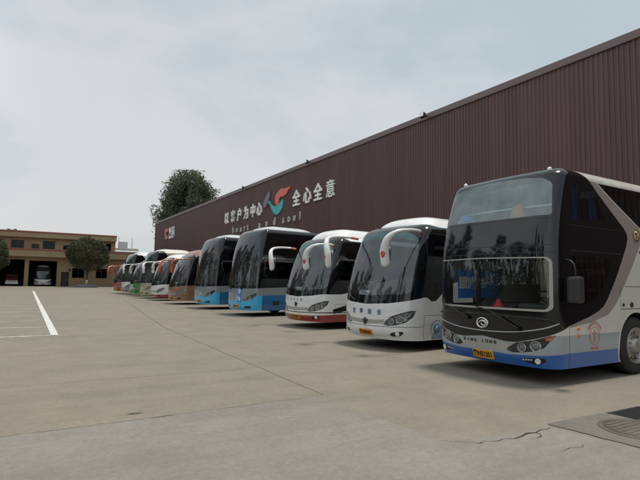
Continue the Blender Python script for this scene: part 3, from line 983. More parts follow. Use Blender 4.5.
def steering(root, x, y, z):
    mb = MB()
    n = 24
    c = Vector((x, y, z)); ax = Vector((0.55, 0, 0.83))
    u_ = Vector((0, 1, 0)); w_ = ax.cross(u_)
    ring = [c + (u_ * math.cos(2 * math.pi * k / n) + w_ * math.sin(2 * math.pi * k / n)) * 0.23 for k in range(n + 1)]
    mb.sweep(ring, 0.016, 6)
    mb.sweep([c - ax * 0.02, c - ax * 0.35], [0.05, 0.04], 8)
    mb.sweep([c - u_ * 0.23, c + u_ * 0.23], 0.014, 6); mb.sweep([c, c - w_ * 0.23], 0.014, 6)
    mb.build('steering_wheel', M['black'], root)

def fairing(b, x0, x1, w, h, m, name='roof_fairing', z=None, ramp=0.8, tail=0.5):
    """raised shell on the roof, swept up from the front"""
    xs = np.concatenate([np.linspace(x0, x0 + ramp, 14), np.linspace(x0 + ramp, x1, 12)[1:]])
    ys = np.linspace(-1, 1, 23)
    z = z if z is not None else b.sk.H - 0.02
    vs, fs = [], []
    for x in xs:
        f = min(1, (x - x0) / ramp); fx = math.sqrt(max(0, 1 - (1 - f) ** 2.0))
        g = min(1, (x1 - x) / tail); fx *= math.sqrt(max(0, 1 - (1 - g) ** 2))
        wv = w * (0.62 + 0.38 * math.sqrt(max(0, 1 - (1 - min(1, (x - x0) / (ramp * 0.8))) ** 2)))
        for y in ys:
            vs.append((x, y * wv, z - 0.12 + (h + 0.12) * fx * (1 - abs(y) ** 5) + 0.04 * fx * (1 - y * y)))
    n = len(ys)
    for i in range(len(xs) - 1):
        for k in range(n - 1):
            fs.append((i * n + k, (i + 1) * n + k, (i + 1) * n + k + 1, i * n + k + 1))
    mb = MB(); mb.add(vs, fs, 0, True)
    return mb.build(name, m, b.root)

def ear(root, side, m, mtip, xb=0.75, z=2.80, y=1.2, drop=0.85, fwd_=1.14, s_=1.0, inw=0.15):
    """drooping 'rabbit ear' mirror: an arm from the roof corner that curls forward and down into the mirror head"""
    sg = -1 if side > 0 else 1                              # side > 0: driver's side, local -y
    Y = lambda v: sg * v
    pts = [(xb, Y(y - 0.06), z - 0.03), (xb - 0.22 * fwd_, Y(y + 0.08), z + 0.01), (xb - 0.58 * fwd_, Y(y + 0.10), z), (xb - 0.86 * fwd_, Y(y + 0.04), z - 0.07), (xb - 0.99 * fwd_, Y(y - inw * 0.5), z - 0.24), (xb - 1.0 * fwd_, Y(y - inw), z - 0.5), (xb - 0.97 * fwd_, Y(y - inw), z - drop + 0.06), (xb - 0.96 * fwd_, Y(y - inw), z - drop)]
    rad = [0.036, 0.037, 0.039, 0.050, 0.086, 0.112, 0.104, 0.03]
    mb = MB(); mb.sweep(pts, [r * s_ for r in rad], 12, sub=5, flat=[1, 1, 1, 1, 0.85, 0.75, 0.75, 0.75])
    o = mb.build('mirror', m, root)
    if mtip:
        # coloured flashes at the root of the arm and on the head
        nv = len(mb.f)
        o.data.materials.append(mtip)
        for p in o.data.polygons:
            c = p.center
            if c.x > xb - 0.16 * fwd_:
                p.material_index = 1
        hx, hy_, hz = xb - 0.99 * fwd_ - 0.046 * s_, Y(y - inw), z - 0.58
        mb = MB(); mb.lathe([(0.0001, -0.13), (0.022, -0.11), (0.042, -0.05), (0.055, 0.02), (0.048, 0.08), (0.03, 0.11), (0.0001, 0.12)], 14, 'z')
        mb.v = [(hx + a * 1.36 * s_, hy_ + b_ * 1.25 * s_, hz + c * s_) for a, b_, c in mb.v]
        mb.build('flash', mtip, o)
    mb = MB()
    mb.prism(roundpoly([(-0.075, -0.20), (0.075, -0.20), (0.085, 0.16), (-0.085, 0.16)], 0.05), 0.0, 0.014, fn=lambda a, b_, h: (xb - 0.97 * fwd_ + 0.075 * s_ + h, Y(y - inw) + a * s_, z - 0.55 + b_ * s_))
    mb.build('mirror_glass', M['chrome'], o)
    return o

# ------------------------------------------------------------------ the near two-pane high coach
P_cream = paint('cream_paint', (0.60, 0.59, 0.54), dust=0.22)
P_grey = paint('grey_paint', (0.30, 0.345, 0.36), dust=0.15)
P_blue = paint('blue_paint', (0.006, 0.095, 0.36), dust=0.05)
P_mauve = paint('mauve_paint', (0.29, 0.245, 0.235), dust=0.1)
P_black = mat('black_body_gloss', (0.005, 0.006, 0.007), 0.07, coat=0.15)

def high_coach_two_pane():
    root = thing('high_coach', 'tall black and cream coach with bright blue skirt and two stacked windshields, nearest', 'coach', (7.05, 6.15, 0), R(1.0), 'coaches parked nose out along the hall')
    sk = Skin(L=11.2, a=1.275, bow=0.15, rc=0.30, z0=0.26, H=3.63, hr=0.20, ir=0.32, crown=0.05,
              rake=((0.25, 0.05), (0.45, 0.0), (0.9, 0.0), (1.3, 0.004), (2.1, 0.03), (2.7, 0.13), (3.2, 0.29), (3.5, 0.43)), tum=((0.3, 0.03), (0.6, 0), (1.6, 0), (3.45, 0.07)))
    b = Body(sk, root, P_cream, fine=0.06)
    F, D, O = b.F, b.D, b.O
    um, vm, vr = sk.umax, sk.vmax, sk.vr
    b.reg_add([(-um, 0.26), (um, 0.26), (um, 0.79), (-um, 0.79)], 'body', P_grey)
    b.sym([(0, 0.445), F(-0.5, 0.43), F(-1.0, 0.46), D(0.5, 0.505), (um, 0.51), (um, 0.26), (0, 0.26)], 'body', P_blue)
    mauve = [D(0.56, 0.91), D(1.2, 0.985), D(1.72, 1.10), D(2.0, 1.30), D(2.40, 1.75), D(2.95, 2.40), D(3.02, 2.55), D(2.93, 2.70), D(1.50, 3.42), D(1.25, 3.42), D(2.3, 2.6), D(1.6, 1.4), D(0.6, 1.0)]
    b.reg_add(mauve, 'body', P_mauve, both=True)
    # side glass band behind the mauve chevron
    b.reg_add([D(1.56, 3.41), D(3.06, 2.655), D(10.5, 2.655), D(10.5, 3.41)], 'body', P_black, both=True)
    black = [(0, vm), (sk.ux(0.70), vm), (sk.ux(0.70), vr), D(0.86, vr - 0.16), D(1.05, vr - 0.28), D(1.28, 3.41), D(1.85, 3.03), D(2.37, 2.67), D(2.47, 2.57), D(2.49, 2.47), D(2.42, 2.32), D(1.98, 1.70), D(1.70, 1.36), D(1.58, 1.25), D(1.42, 1.17), D(1.14, 1.08), D(0.56, 0.94), F(-1.18, 0.80), F(-0.95, 0.72), F(-0.66, 0.645), F(-0.45, 0.64), (0, 0.69)]
    b.sym(black, 'body', P_black)
    b.sym([(0, 0.665), F(-0.45, 0.615), F(-0.57, 0.555), F(-0.50, 0.475), (0, 0.495)], 'grille', M['silver'], 0.02)
    # upper windshield, lower windshield in its pale surround
    b.sym([(0, 3.50), F(-0.6, 3.475), F(-1.0, 3.41), F(-1.15, 3.30), F(-1.19, 2.75), (0, 2.73)], 'upper_windshield', M['ws_green'], 0.06)
    b.sym([(0, 2.065), F(-1.15, 2.05), F(-1.20, 1.99), F(-1.205, 1.22), F(-1.14, 1.165), (0, 1.165)], 'windshield_frame', mat('pale_surround', (0.36, 0.35, 0.31), 0.5), 0.05)
    b.sym([(0, 2.045), F(-1.12, 2.03), F(-1.165, 1.97), F(-1.165, 1.25), F(-1.12, 1.20), (0, 1.20)], 'windshield', M['ws_clean'], 0.04)
    for z in (2.25, 2.70, 2.125):
        b.strip([(u, z + 0.0) for u in np.linspace(-sk.uy(-1.24) - 0.02, sk.uy(-1.24) + 0.02, 30)], 0.012, 'body', M['dash'])
    # driver's windows
    b.reg_add([D(0.66, 2.70), D(1.76, 2.76), D(1.42, 3.28), D(0.66, 3.30)], 'side_window', M['side_mid'], 0.05, both=True)
    b.reg_add([D(0.66, 1.26), D(1.2, 1.30), D(1.66, 1.62), D(1.86, 1.95), D(1.80, 2.08), D(0.66, 2.08)], 'side_window', M['side_glass'], 0.05)
    b.reg_add([O(0.62, 1.20), O(1.22, 1.20), O(1.22, 2.08), O(0.62, 2.08)], 'door_window', M['ws_clear'], 0.04)
    b.reg_add([O(1.30, 1.20), O(1.9, 1.62), O(1.9, 2.08), O(1.30, 2.08)], 'door_window', M['ws_clear'], 0.04)
    for i in range(5):
        x0, x1 = 3.12 + i * 1.46, 3.12 + i * 1.46 + 1.43
        p = [D(x0, 2.69), D(x1, 2.69), D(x1, 3.38), D(x0, 3.38)]
        if i == 0: p = [D(3.08, 2.69), D(x1, 2.69), D(x1, 3.38), D(1.66, 3.38)]
        b.reg_add(p, 'side_window', M['side_glass'], 0.04, both=True)
    # seams
    b.strip([D(x, 2.175) for x in np.linspace(0.62, 2.25, 9)], 0.012, 'body', M['dash'], both=True)
    b.strip([D(x, 2.60) for x in np.linspace(0.62, 2.4, 9)], 0.008, 'body', M['dash'], both=True)
    for z0, z1, x in ((1.19, 1.59, 2.13), (1.19, 1.59, 3.6), (1.19, 1.59, 5.0)):
        b.strip([D(x, z0), D(x, z1)], 0.012, 'body', M['seam'], both=True)
    for z in (1.19, 1.59):
        b.strip([D(x, z) for x in np.linspace(2.13 if z < 1.3 else 2.3, 10.4, 24)], 0.012, 'body', M['seam'], both=True)
    b.strip([D(0.55, 0.27), D(0.55, 0.92)], 0.010, 'body', M['seam'], both=True)
    b.reg_add([D(2.87, 2.20), D(3.6, 2.20), D(3.6, 2.27), D(2.87, 2.27)], 'vent', M['dash'])
    arch(b, 2.66, 0.60, base=P_cream)
    arch(b, 8.9, 0.60, base=P_cream)
    hl = [F(-0.475, 0.50), F(-0.50, 0.545), F(-0.64, 0.635), F(-0.95, 0.705), F(-1.16, 0.785), F(-1.225, 0.80), F(-1.17, 0.69), F(-1.10, 0.58), F(-0.95, 0.515), F(-0.75, 0.475), F(-0.58, 0.46)]
    headlight(b, hl, [(F(-0.72, 0)[0], 0.56, 0.060), (F(-0.955, 0)[0], 0.60, 0.072)], dark=True)
    fog = [F(-0.74, 0.395), F(-0.98, 0.42), F(-1.10, 0.43), F(-1.14, 0.38), F(-1.05, 0.325), F(-0.95, 0.315), F(-0.76, 0.36)]
    b.reg_add(fog, 'fog_light', M['black'], 0.02, both=True)
    out = b.build()
    finish_headlights(b, out)
    for i, o in enumerate(out['fog_light']):
        sg = 1 if i == 0 else -1
        f = sk.frame(sg * F(-1.02, 0)[0], 0.374, 0.004)
        mb = MB(); mb.lathe([(0.045, 0), (0.045, 0.012), (0.036, 0.012), (0.03, 0.006), (0.0001, 0.010)], 18)
        q = mb.build('lamp', M['lamp_white'], o); q.matrix_basis = f
        for k in range(4):
            f = sk.frame(sg * F(-0.78 - 0.045 * k, 0)[0], 0.377 + 0.003 * k, 0.004)
            mb = MB(); mb.box(-0.012, 0.012, -0.010, 0.010, 0, 0.006)
            q = mb.build('lamp', M['lamp_white'], o); q.matrix_basis = f
        # amber corner of the headlamp
    for sg in (1, -1):
        mb = MB()
        q = [sk.at(sg * u, v, 0.003) for u, v in densify([F(-1.10, 0.765), F(-1.225, 0.80), F(-1.18, 0.715), F(-1.12, 0.70)], 0.03)]
        mb.poly(q); mb.build('indicator', mat('amber_lens', (0.30, 0.07, 0.015), 0.25, coat=0.6), root)
    # chrome sweep and badge
    skin_tube(b, root, [(sk.uy(-1.2) + 0.10, 0.985), F(-1.1, 0.90), F(-0.75, 0.825), F(-0.4, 0.79), (0, 0.78), F(0.4, 0.79), F(0.75, 0.825), F(1.1, 0.90), (-(sk.uy(-1.2) + 0.10), 0.985)], 0.011, M['silver'], 'chrome_strip', 0.006)
    skin_tube(b, root, [(sk.uy(-1.2) + 0.12, 1.00), F(-1.1, 1.045), F(-0.5, 1.06), (0, 1.06), F(0.5, 1.06), F(1.1, 1.045), (-(sk.uy(-1.2) + 0.12), 1.0)], 0.016, M['black'], 'bonnet_lip', 0.004)
    f = sk.frame(0, 0.915, 0.004)
    mb = MB(); mb.lathe([(0.115, 0), (0.115, 0.02), (0.092, 0.026), (0.088, 0.0)], 32)
    mb.v = [(x * 1.15, y * 0.82, z) for x, y, z in mb.v]
    em_ = mb.build('badge', M['chrome'], root); em_.matrix_basis = f
    mb = MB()
    mb.sweep([(-0.095, -0.02, 0.012), (-0.03, 0.03, 0.016), (0.04, 0.035, 0.018), (0.085, 0.0, 0.016), (0.05, -0.045, 0.014), (0.0, -0.03, 0.014), (-0.02, 0.0, 0.014)], [0.006, 0.015, 0.018, 0.016, 0.013, 0.012, 0.006], 7, sub=4)
    mb.build('badge_mark', M['chrome'], em_)
    gr = out['grille'][0]
    for i, c in enumerate('KING'):
        decal_text(b, gr, c, (F(0.42 - i * 0.085, 0)[0], 0.595), 0.072, M['ink'], 0.003)
    for i, c in enumerate('LONG'):
        decal_text(b, gr, c, (F(0.0 - i * 0.085, 0)[0], 0.60), 0.072, M['ink'], 0.003)
    plate(b, '豫N51251', 0.372, 0.44, 0.145)
    wiper(b, F(-0.72, 0.87), F(-0.2, 1.12), F(0.15, 1.20))
    wiper(b, F(0.30, 0.99), F(0.75, 1.15), F(1.05, 1.19))
    # side marks
    for z in (0.78, 0.89):
        mb = MB(); mb.lathe([(0.035, 0), (0.032, 0.012), (0.0001, 0.016)], 14)
        o = mb.build('side_marker', M['orange'], root); o.matrix_basis = sk.frame(sk.ux(0.80), z, 0.0)
    mb = MB(); mb.lathe([(0.152, 0), (0.152, 0.0015), (0.139, 0.0015), (0.139, 0)], 40)
    mb.box(-0.012, 0.012, -0.10, 0.10, 0, 0.0015)
    mb.box(-0.07, 0.07, 0.03, 0.05, 0, 0.0012)
    ring = mb.build('ring_decal', M['red_ink'], root); ring.matrix_basis = sk.frame(sk.ux(1.27), 0.76, 0.004)
    for k in range(7):
        a_ = math.pi * (0.80 - 0.6 * k / 6)
        c = text_mesh('道路客运安全车'[k], 0.07, 0.0005, 0.0)
        o = link('lettering', c, ring, M['red_ink']); o.matrix_basis = Matrix.Translation((0.21 * math.cos(a_), 0.21 * math.sin(a_), 0.0005)) @ Matrix.Rotation(a_ - math.pi / 2, 4, 'Z')
    mb = MB(); mb.box(-0.11, 0.11, -0.02, 0.02, 0, 0.001)
    o = mb.build('lettering', mat('faded_red', (0.42, 0.16, 0.13), 0.6), ring); o.matrix_basis = Matrix.Translation((0, -0.205, 0))
    mb = MB(); mb.lathe([(0.12, 0), (0.12, 0.002), (0.0001, 0.002)], 30)
    o = mb.build('round_decal', mat('ochre', (0.42, 0.33, 0.16), 0.6), root); o.matrix_basis = sk.frame(sk.ux(2.80), 2.55, 0.004)
    mb = MB(); mb.lathe([(0.118, 0.0025), (0.096, 0.0025)], 30); mb.box(-0.05, 0.05, 0.02, 0.05, 0.002, 0.003); mb.box(-0.014, 0.014, -0.06, 0.03, 0.002, 0.003)
    q = mb.build('symbol', M['ink'], o)
    for x, r in ((2.22, 0.03), (2.50, 0.05)):
        mb = MB(); mb.lathe([(r, 0), (r, 0.012), (r * 0.7, 0.016), (0.0001, 0.010)], 16)
        o = mb.build('lock', M['dash'], root); o.matrix_basis = sk.frame(sk.ux(x), 1.265, 0.0)
    # roof marker lamps
    for sg in (1, -1):
        f = sk.frame(sg * F(-1.02, 0)[0], sk.vr - 0.17, 0.01)
        mb = MB(); mb.lathe([(0.04, -0.02), (0.036, 0.015), (0.02, 0.032), (0.0001, 0.036)], 14)
        o = mb.build('marker_light', M['lamp_white'], root); o.matrix_basis = f
    # hanging mirror beside the driver's window, and the one by the door
    for sg in (-1,):
        mb = MB(); mb.box(0.38, 0.54, *sorted((sg * 1.34, sg * 1.56)), 1.32, 1.74, bev=0.045)
        o = mb.build('mirror', mat('mirror_shell', (0.035, 0.035, 0.037), 0.4), root)
        mb = MB(); mb.sweep([(0.52, sg * 1.20, 2.02), (0.48, sg * 1.38, 1.98), (0.46, sg * 1.45, 1.86), (0.46, sg * 1.45, 1.70)], 0.014, 8, sub=4)
        mb.build('mirror_arm', M['black'], o)
        mb = MB(); mb.box(0.541, 0.546, *sorted((sg * 1.37, sg * 1.53)), 1.36, 1.70); mb.build('mirror_glass', M['chrome'], o)
    for x in (2.66, 8.9):
        add_wheel(root, x, -1.12); add_wheel(root, x, 1.12, flip=True)
    underbody(b, 0.9)
    # upper deck: floor, pale lining, rail, seats
    us = np.linspace(-sk.umax, sk.umax, 160)
    MB().poly([tuple(q) for q in sk(us, np.full_like(us, 2.16), -0.04)[:-1]]).build('upper_floor', M['liner'], root)
    MB().box(0.38, 0.95, -1.12, 1.12, 2.60, 2.70, bev=0.03).build('upper_shelf', M['liner'], root)
    MB().box(0.95, 8, -1.12, 1.12, 3.42, 3.46).build('ceiling', M['liner'], root)
    MB().box(3.2, 3.26, -1.12, 1.12, 2.2, 3.42).build('bulkhead', M['liner'], root)
    mb = MB(); mb.sweep([(0.72, -1.12, 2.98), (0.62, 0, 2.98), (0.72, 1.12, 2.98)], 0.018, 8, sub=5); mb.build('grab_rail', M['lamp_white'], root)
    seats(root, 1.5, 2, 2.06, pale=True, ys=(-0.88, -0.42, 0.42, 0.88))
    mb = MB()
    for k in range(12):
        mb.box(0.70 + k * 0.03, 0.72 + k * 0.03, -1.16, -1.13 + 0.012 * (k % 2), 2.68, 3.32)
    mb.build('curtain', M['curtain'], root)
    mb = MB()
    for k in range(8):
        mb.box(1.46 + k * 0.02, 1.475 + k * 0.02, -1.16, -1.13 + 0.012 * (k % 2), 2.72, 3.2 - 0.03 * k)
    mb.build('curtain', M['curtain'], root)
    # driver's deck
    mb = MB(); mb.box(0.30, 0.95, -1.15, 1.15, 0.95, 1.14, bev=0.05); mb.box(0.55, 1.0, -0.95, -0.30, 1.1, 1.27, bev=0.06)
    mb.build('dashboard', M['dash'], root)
    steering(root, 1.08, -0.62, 1.36)
    o = bpy.data.objects.new('seat', seat_mesh()); COL.objects.link(o); o.parent = root; o.location = (1.55, -0.62, 0.72)
    mb = MB(); mb.box(1.95, 2.0, -1.2, 0.1, 0.9, 2.14); mb.build('partition', mat('brown_partition', (0.30, 0.235, 0.185), 0.7), root)
    mb = MB(); mb.box(1.86, 1.949, -0.05, 0.12, 0.9, 2.14).box(1.90, 1.949, -1.15, -0.051, 1.80, 1.90).box(1.90, 1.949, -1.15, -0.051, 1.48, 1.54).box(1.90, 1.949, -1.15, -0.051, 2.02, 2.12)
    mb.build('partition_frame', mat('pale_tan_trim', (0.72, 0.63, 0.52), 0.7), root)
    mb = MB(); mb.box(1.905, 1.945, -0.95, -0.3, 1.58, 1.72); mb.build('screen', M['dash'], root)
    for x0, x1, ch in ((0.66, 1.18, '盟旅'), (1.33, 1.86, '好安')):
        mb = MB(); mb.box(x0, x1, 1.165, 1.175, 1.30, 1.86); bn = mb.build('window_banner', M['banner'], root)
        for i, c in enumerate(ch):
            o = link('lettering', text_mesh(c, 0.26, 0.001, 0.010), bn, M['white_ink'])
            o.matrix_basis = frame((1, 0, 0), (0, 0, 1), (0, -1, 0), (x0 + 0.14 + i * 0.25, 1.160, 1.60))
    mb = MB(); mb.sweep([(0.5, 0.55, 2.12), (0.5, 0.55, 1.14)], 0.02, 8); mb.build('handrail', M['black'], root)
    mb = MB(); mb.box(1.25, 1.30, 1.14, 1.19, 0.9, 2.14); mb.build('door_post', M['black'], root)
    mb = MB(); mb.box(0.42, 0.46, -0.30, 0.10, 1.86, 1.98, bev=0.02); mb.sweep([(0.46, -0.1, 1.98), (0.52, -0.1, 2.13)], 0.012, 6); mb.build('inner_mirror', M['black'], root)
    return root, b

coach1, body1 = high_coach_two_pane()
M1 = coach1.matrix_basis.copy()
def loose(name, me, m, loc, label, cat, rz=0):
    o = link(name, me, None, m)
    o.matrix_basis = M1 @ Matrix.Translation(loc) @ Matrix.Rotation(rz, 4, 'Z')
    return setp(o, label, cat)
bm_ = MB(); bm_.sweep([(0, 0, 0), (0, 0, 0.12), (0.02, 0, 0.24), (0, 0.01, 0.31)], [0.10, 0.12, 0.105, 0.06], 10, sub=4, flat=[1, 1, 1, 1.5]); 
loose('orange_bag', bm_.mesh('orange_bag'), mat('orange_cloth', (0.70, 0.20, 0.05), 0.85, var=0.4, vscale=10), (0.50, -0.38, 2.705), 'orange bag standing on the ledge behind the upper windshield', 'bag')
bm_ = MB(); bm_.sweep([(0, -0.16, 0.05), (0, -0.05, 0.12), (0.02, 0.06, 0.16), (0, 0.17, 0.06)], [0.05, 0.10, 0.10, 0.04], 9, sub=4)
loose('blue_cloth', bm_.mesh('blue_cloth'), mat('blue_cloth', (0.02, 0.28, 0.65), 0.9, var=0.3, vscale=12), (0.50, 0.78, 2.70), 'crumpled blue cloth on the ledge behind the upper windshield', 'cloth')
bm_ = MB(); bm_.box(-0.08, 0.08, -0.2, 0.2, 0, 0.09, bev=0.03)
loose('white_cushion', bm_.mesh('white_cushion'), mat('white_cloth', (0.6, 0.62, 0.62), 0.9, var=0.1), (0.64, 0.38, 2.703), 'white folded cloth beside the blue cloth behind the upper windshield', 'cloth')
bm_ = MB(); bm_.sweep([(0, 0, 0), (0, 0, 0.07), (0, 0, 0.19)], [0.10, 0.075, 0.015], 10, sub=3, flat=[1.2, 1.2, 1])
loose('red_pennant', bm_.mesh('red_pennant'), mat('red_cloth', (0.50, 0.03, 0.05), 0.8, var=0.25, vscale=14), (0.46, 0.02, 1.14), 'small red pennant on the dashboard of the two-pane coach', 'pennant')
bm_ = MB(); bm_.box(-0.10, 0.10, -0.15, 0.15, 0, 0.006)
loose('paper_sheet', bm_.mesh('paper_sheet'), M['white_ink'], (0.42, -0.36, 1.165), 'white sheet of paper lying on the dashboard of the two-pane coach', 'paper', 0.15)
bm_ = MB(); bm_.box(-0.07, 0.07, -0.13, 0.13, 0, 0.035)
loose('blue_folder', bm_.mesh('blue_folder'), M['banner'], (0.40, 1.0, 1.142), 'blue folder lying at the door end of the same dashboard', 'folder')

# ------------------------------------------------------------------ coaches with one big windshield and drooping mirrors
P_white = paint('white_paint', (0.74, 0.75, 0.74), dust=0.16)
P_red = paint('red_paint', (0.30, 0.022, 0.025), dust=0.15)
P_bronze = paint('bronze_paint', (0.27, 0.135, 0.085), dust=0.2)
P_orange = paint('orange_red_paint', (0.46, 0.08, 0.035), dust=0.2)
P_green = paint('green_paint', (0.035, 0.23, 0.045), dust=0.12)
P_gold = paint('beige_paint', (0.44, 0.38, 0.31), dust=0.2)
P_greybl = paint('grey_blue_paint', (0.22, 0.25, 0.27), dust=0.12)
P_cyan = paint('cyan_blue_paint', (0.045, 0.43, 0.72), dust=0.05)
P_cyan_shade = paint('shaded_cyan_paint', (0.010, 0.125, 0.33), dust=0.06)  # the cyan again, with the shade of the coach flanks put into the colour
P_ltblue = paint('pale_blue_decal', (0.16, 0.31, 0.50), dust=0.15)
P_silverp = paint('silver_paint', (0.50, 0.52, 0.53), dust=0.15)
M['red_flash'] = mat('red_flash', (0.50, 0.10, 0.08), 0.4)
M['shell_white'] = paint('mirror_white', (0.72, 0.73, 0.72), dust=0.08)

def ear_coach(label, loc, rz, base, skirt=None, skirt_z=0.5, front=None, fine=0.07, cap=None, shell=None, tip=None, text=None, ptext='豫N61207', roof=None, style='dip', ears=True, L=10.8, roof_h=0.33, badge=True, line=False, interior=True, group='coaches parked nose out along the hall', kind='coach', H=3.14):
    root = thing('coach', label, kind, loc, rz, group)
    sk = Skin(L=L, a=1.25, bow=0.30, rc=0.40, z0=0.24, H=H, hr=0.30, ir=0.34, crown=0.06,
              rake=((0.24, 0.10), (0.45, 0.0), (0.9, 0.0), (1.25, 0.05), (1.8, 0.19), (2.4, 0.42), (2.9, 0.70), (3.2, 0.92)), tum=((0.3, 0.05), (0.7, 0), (1.5, 0.0), (2.9, 0.09)), xa=1.9, Lf=3.0)
    b = Body(sk, root, base, fine=fine, coarse=0.35 if fine < 0.1 else 0.6)
    F, D, O = b.F, b.D, b.O
    um, vm, vr = sk.umax, sk.vmax, sk.vr
    if skirt:
        b.sym([(0, skirt_z - 0.03), F(-0.8, skirt_z - 0.02), D(0.75, skirt_z + 0.02), (um, skirt_z + 0.04), (um, 0.24), (0, 0.24)], 'body', skirt)
    if line:
        b.strip([(u, skirt_z + 0.06 + 0.02 * abs(math.sin(u))) for u in np.linspace(-4, 4, 60)], 0.025, 'body', P_black)
    # black glazing band round the front and along the sides
    if style == 'dip':
        low = [D(L - 0.6, 2.86), D(L - 0.6, 1.80), D(2.6, 1.74), D(1.55, 1.56), D(1.30, 1.30), D(1.12, 1.165), D(0.95, 1.16), D(0.82, 1.24), D(0.72, 1.255)]
    elif style == 'swoop':
        low = [D(L - 0.6, 2.86), D(L - 0.6, 1.80), D(2.6, 1.70), D(1.9, 1.45), D(1.3, 1.22), D(1.0, 1.16)]
    else:
        low = [D(L - 0.6, 2.86), D(L - 0.6, 1.55), D(2.2, 1.45), D(1.2, 1.22), D(0.9, 1.18)]
    b.sym([(0, vr - 0.05), F(-0.7, vr - 0.08), D(0.75, vr - 0.14), D(1.2, 2.98)] + low + [F(-1.05, 1.16), F(-0.7, 1.10), (0, 1.06)], 'body', P_black)
    if cap:
        b.sym([(0, vm), (sk.ux(0.9), vm), (sk.ux(0.9), vr), D(0.95, vr - 0.12), D(0.70, vr - 0.12), F(-0.7, vr - 0.06), (0, vr - 0.03)], 'body', cap)
    if style == 'swoop':
        b.reg_add([D(0.62, 0.66), D(1.2, 0.80), D(2.4, 1.12), D(2.4, 0.94), D(1.2, 0.60), D(0.66, 0.52)], 'body', P_black, both=True)
    wt = sk.zs + 0.07
    b.sym([(0, wt + 0.03), F(-0.6, wt + 0.02), F(-0.98, wt - 0.07), F(-1.12, wt - 0.22), F(-1.165, 2.2), F(-1.15, 1.40), F(-1.05, 1.33), (0, 1.27)], 'windshield', M['ws_clear'], 0.08)
    b.sym([(0, wt + 0.03), F(-0.6, wt + 0.02), F(-0.97, wt - 0.075), F(-1.10, wt - 0.20), F(-1.125, wt - 0.27), F(-0.6, wt - 0.14), (0, wt - 0.11)], 'sun_strip', M['ws_band'], 0.03)
    b.reg_add([D(0.80, 1.36), D(1.02, 1.30), D(1.30, 1.52), D(1.72, 1.74), D(1.78, 2.55), D(0.98, 2.62)], 'side_window', M['side_glass'], 0.05, both=True)
    for i in range(5):
        x0 = 1.92 + i * 1.66
        b.reg_add([D(x0, 1.86), D(x0 + 1.62, 1.86), D(x0 + 1.62, 2.78), D(x0, 2.78)], 'side_window', M['side_glass'], 0.04, both=True)
    # bumper, grille and lamps
    b.sym([(0, 0.69), F(-0.35, 0.70), F(-0.60, 0.715), F(-0.56, 0.615), (0, 0.585)], 'grille', M['silver'], 0.01)
    hl = [F(-0.56, 0.60), F(-0.60, 0.67), F(-0.74, 0.79), F(-0.98, 0.88), F(-1.14, 0.945), F(-1.21, 0.95), F(-1.18, 0.80), F(-1.08, 0.665), F(-0.88, 0.59), F(-0.68, 0.565)]
    if fine < 0.1:
        headlight(b, hl, [(F(-0.74, 0)[0], 0.68, 0.062), (F(-0.95, 0)[0], 0.74, 0.072), (F(-1.09, 0)[0], 0.83, 0.045)])
    else:
        b.reg_add(hl, 'headlight', M['bucket'], both=True)
    fog = [F(-0.72, 0.36), F(-0.80, 0.425), F(-1.02, 0.46), F(-1.06, 0.42), F(-0.98, 0.35), F(-0.80, 0.325)]
    b.reg_add(fog, 'fog_light', M['bucket_dark'], 0.02, both=True)
    b.strip([(u, 0.565 - 0.02 * math.cos(u * 1.2)) for u in np.linspace(-sk.uy(-1.2) - 0.25, sk.uy(-1.2) + 0.25, 40)], 0.012, 'body', M['seam'])
    for p in ([D(0.72, 0.26), D(0.72, 0.83)], [D(1.62, 0.26), D(1.62, 0.83)], [D(x, 0.83) for x in np.linspace(0.72, L - 0.5, 24)]):
        b.strip(p, 0.012, 'body', M['seam'], both=True)
    if text and text[0] == 'blue':
        b.reg_add([D(0.98, 0.26), D(1.62, 0.26), D(1.62, 0.80), D(1.45, 0.70), D(1.32, 0.56), D(1.18, 0.50), D(1.02, 0.36)], 'body', P_ltblue)
    if front:
        for poly in front(b): b.reg_add(poly[0], 'body', poly[1])
    arch(b, 2.5, 0.60); arch(b, L - 2.6, 0.60)
    out = b.build()
    finish_headlights(b, out)
    if fine < 0.1:
        for i, o in enumerate(out['fog_light']):
            sg = 1 if i == 0 else -1
            mb = MB(); mb.lathe([(0.05, 0), (0.05, 0.012), (0.04, 0.014), (0.0001, 0.012)], 16)
            q = mb.build('lamp', M['lamp_white'], o); q.matrix_basis = sk.frame(sg * F(-0.93, 0)[0], 0.395, 0.0)
    if badge:
        mb = MB()
        mb.sweep([(-0.075, 0.045, 0), (-0.03, -0.02, 0.008), (0, -0.075, 0.01), (0.03, -0.02, 0.008), (0.075, 0.045, 0)], [0.012, 0.022, 0.014, 0.022, 0.012], 7, sub=4)
        mb.sweep([(0, 0.085, 0.006), (0, 0.0, 0.014), (0, -0.05, 0.012)], [0.014, 0.028, 0.012], 7, sub=3)
        o = mb.build('badge', M['bucket_dark'], root); o.matrix_basis = sk.frame(0, 0.655 if style != 'swoop' else 0.80, 0.012)
    plate(b, ptext, 0.385, 0.44, 0.15)
    if text:
        col = mat('front_lettering', (0.03, 0.10, 0.20), 0.5)
        ys = text[2]
        for c, y in zip(text[1], ys):
            decal_text(b, out['body'], c, (F(y, 0)[0], text[3]), text[4], col, 0.004, 0.003)
    if fine < 0.1:
        wiper(b, F(-0.55, 1.14), F(-0.05, 1.30), F(0.30, 1.38))
        wiper(b, F(0.45, 1.13), F(0.85, 1.36), F(1.0, 1.48))
    if shell:
        fairing(b, 1.05, min(L - 3, 5.6), 1.04, roof_h, shell)
    if ears:
        ear(root, 1, ears if ears is not True else M['shell_white'], tip)
        ear(root, -1, ears if ears is not True else M['shell_white'], tip)
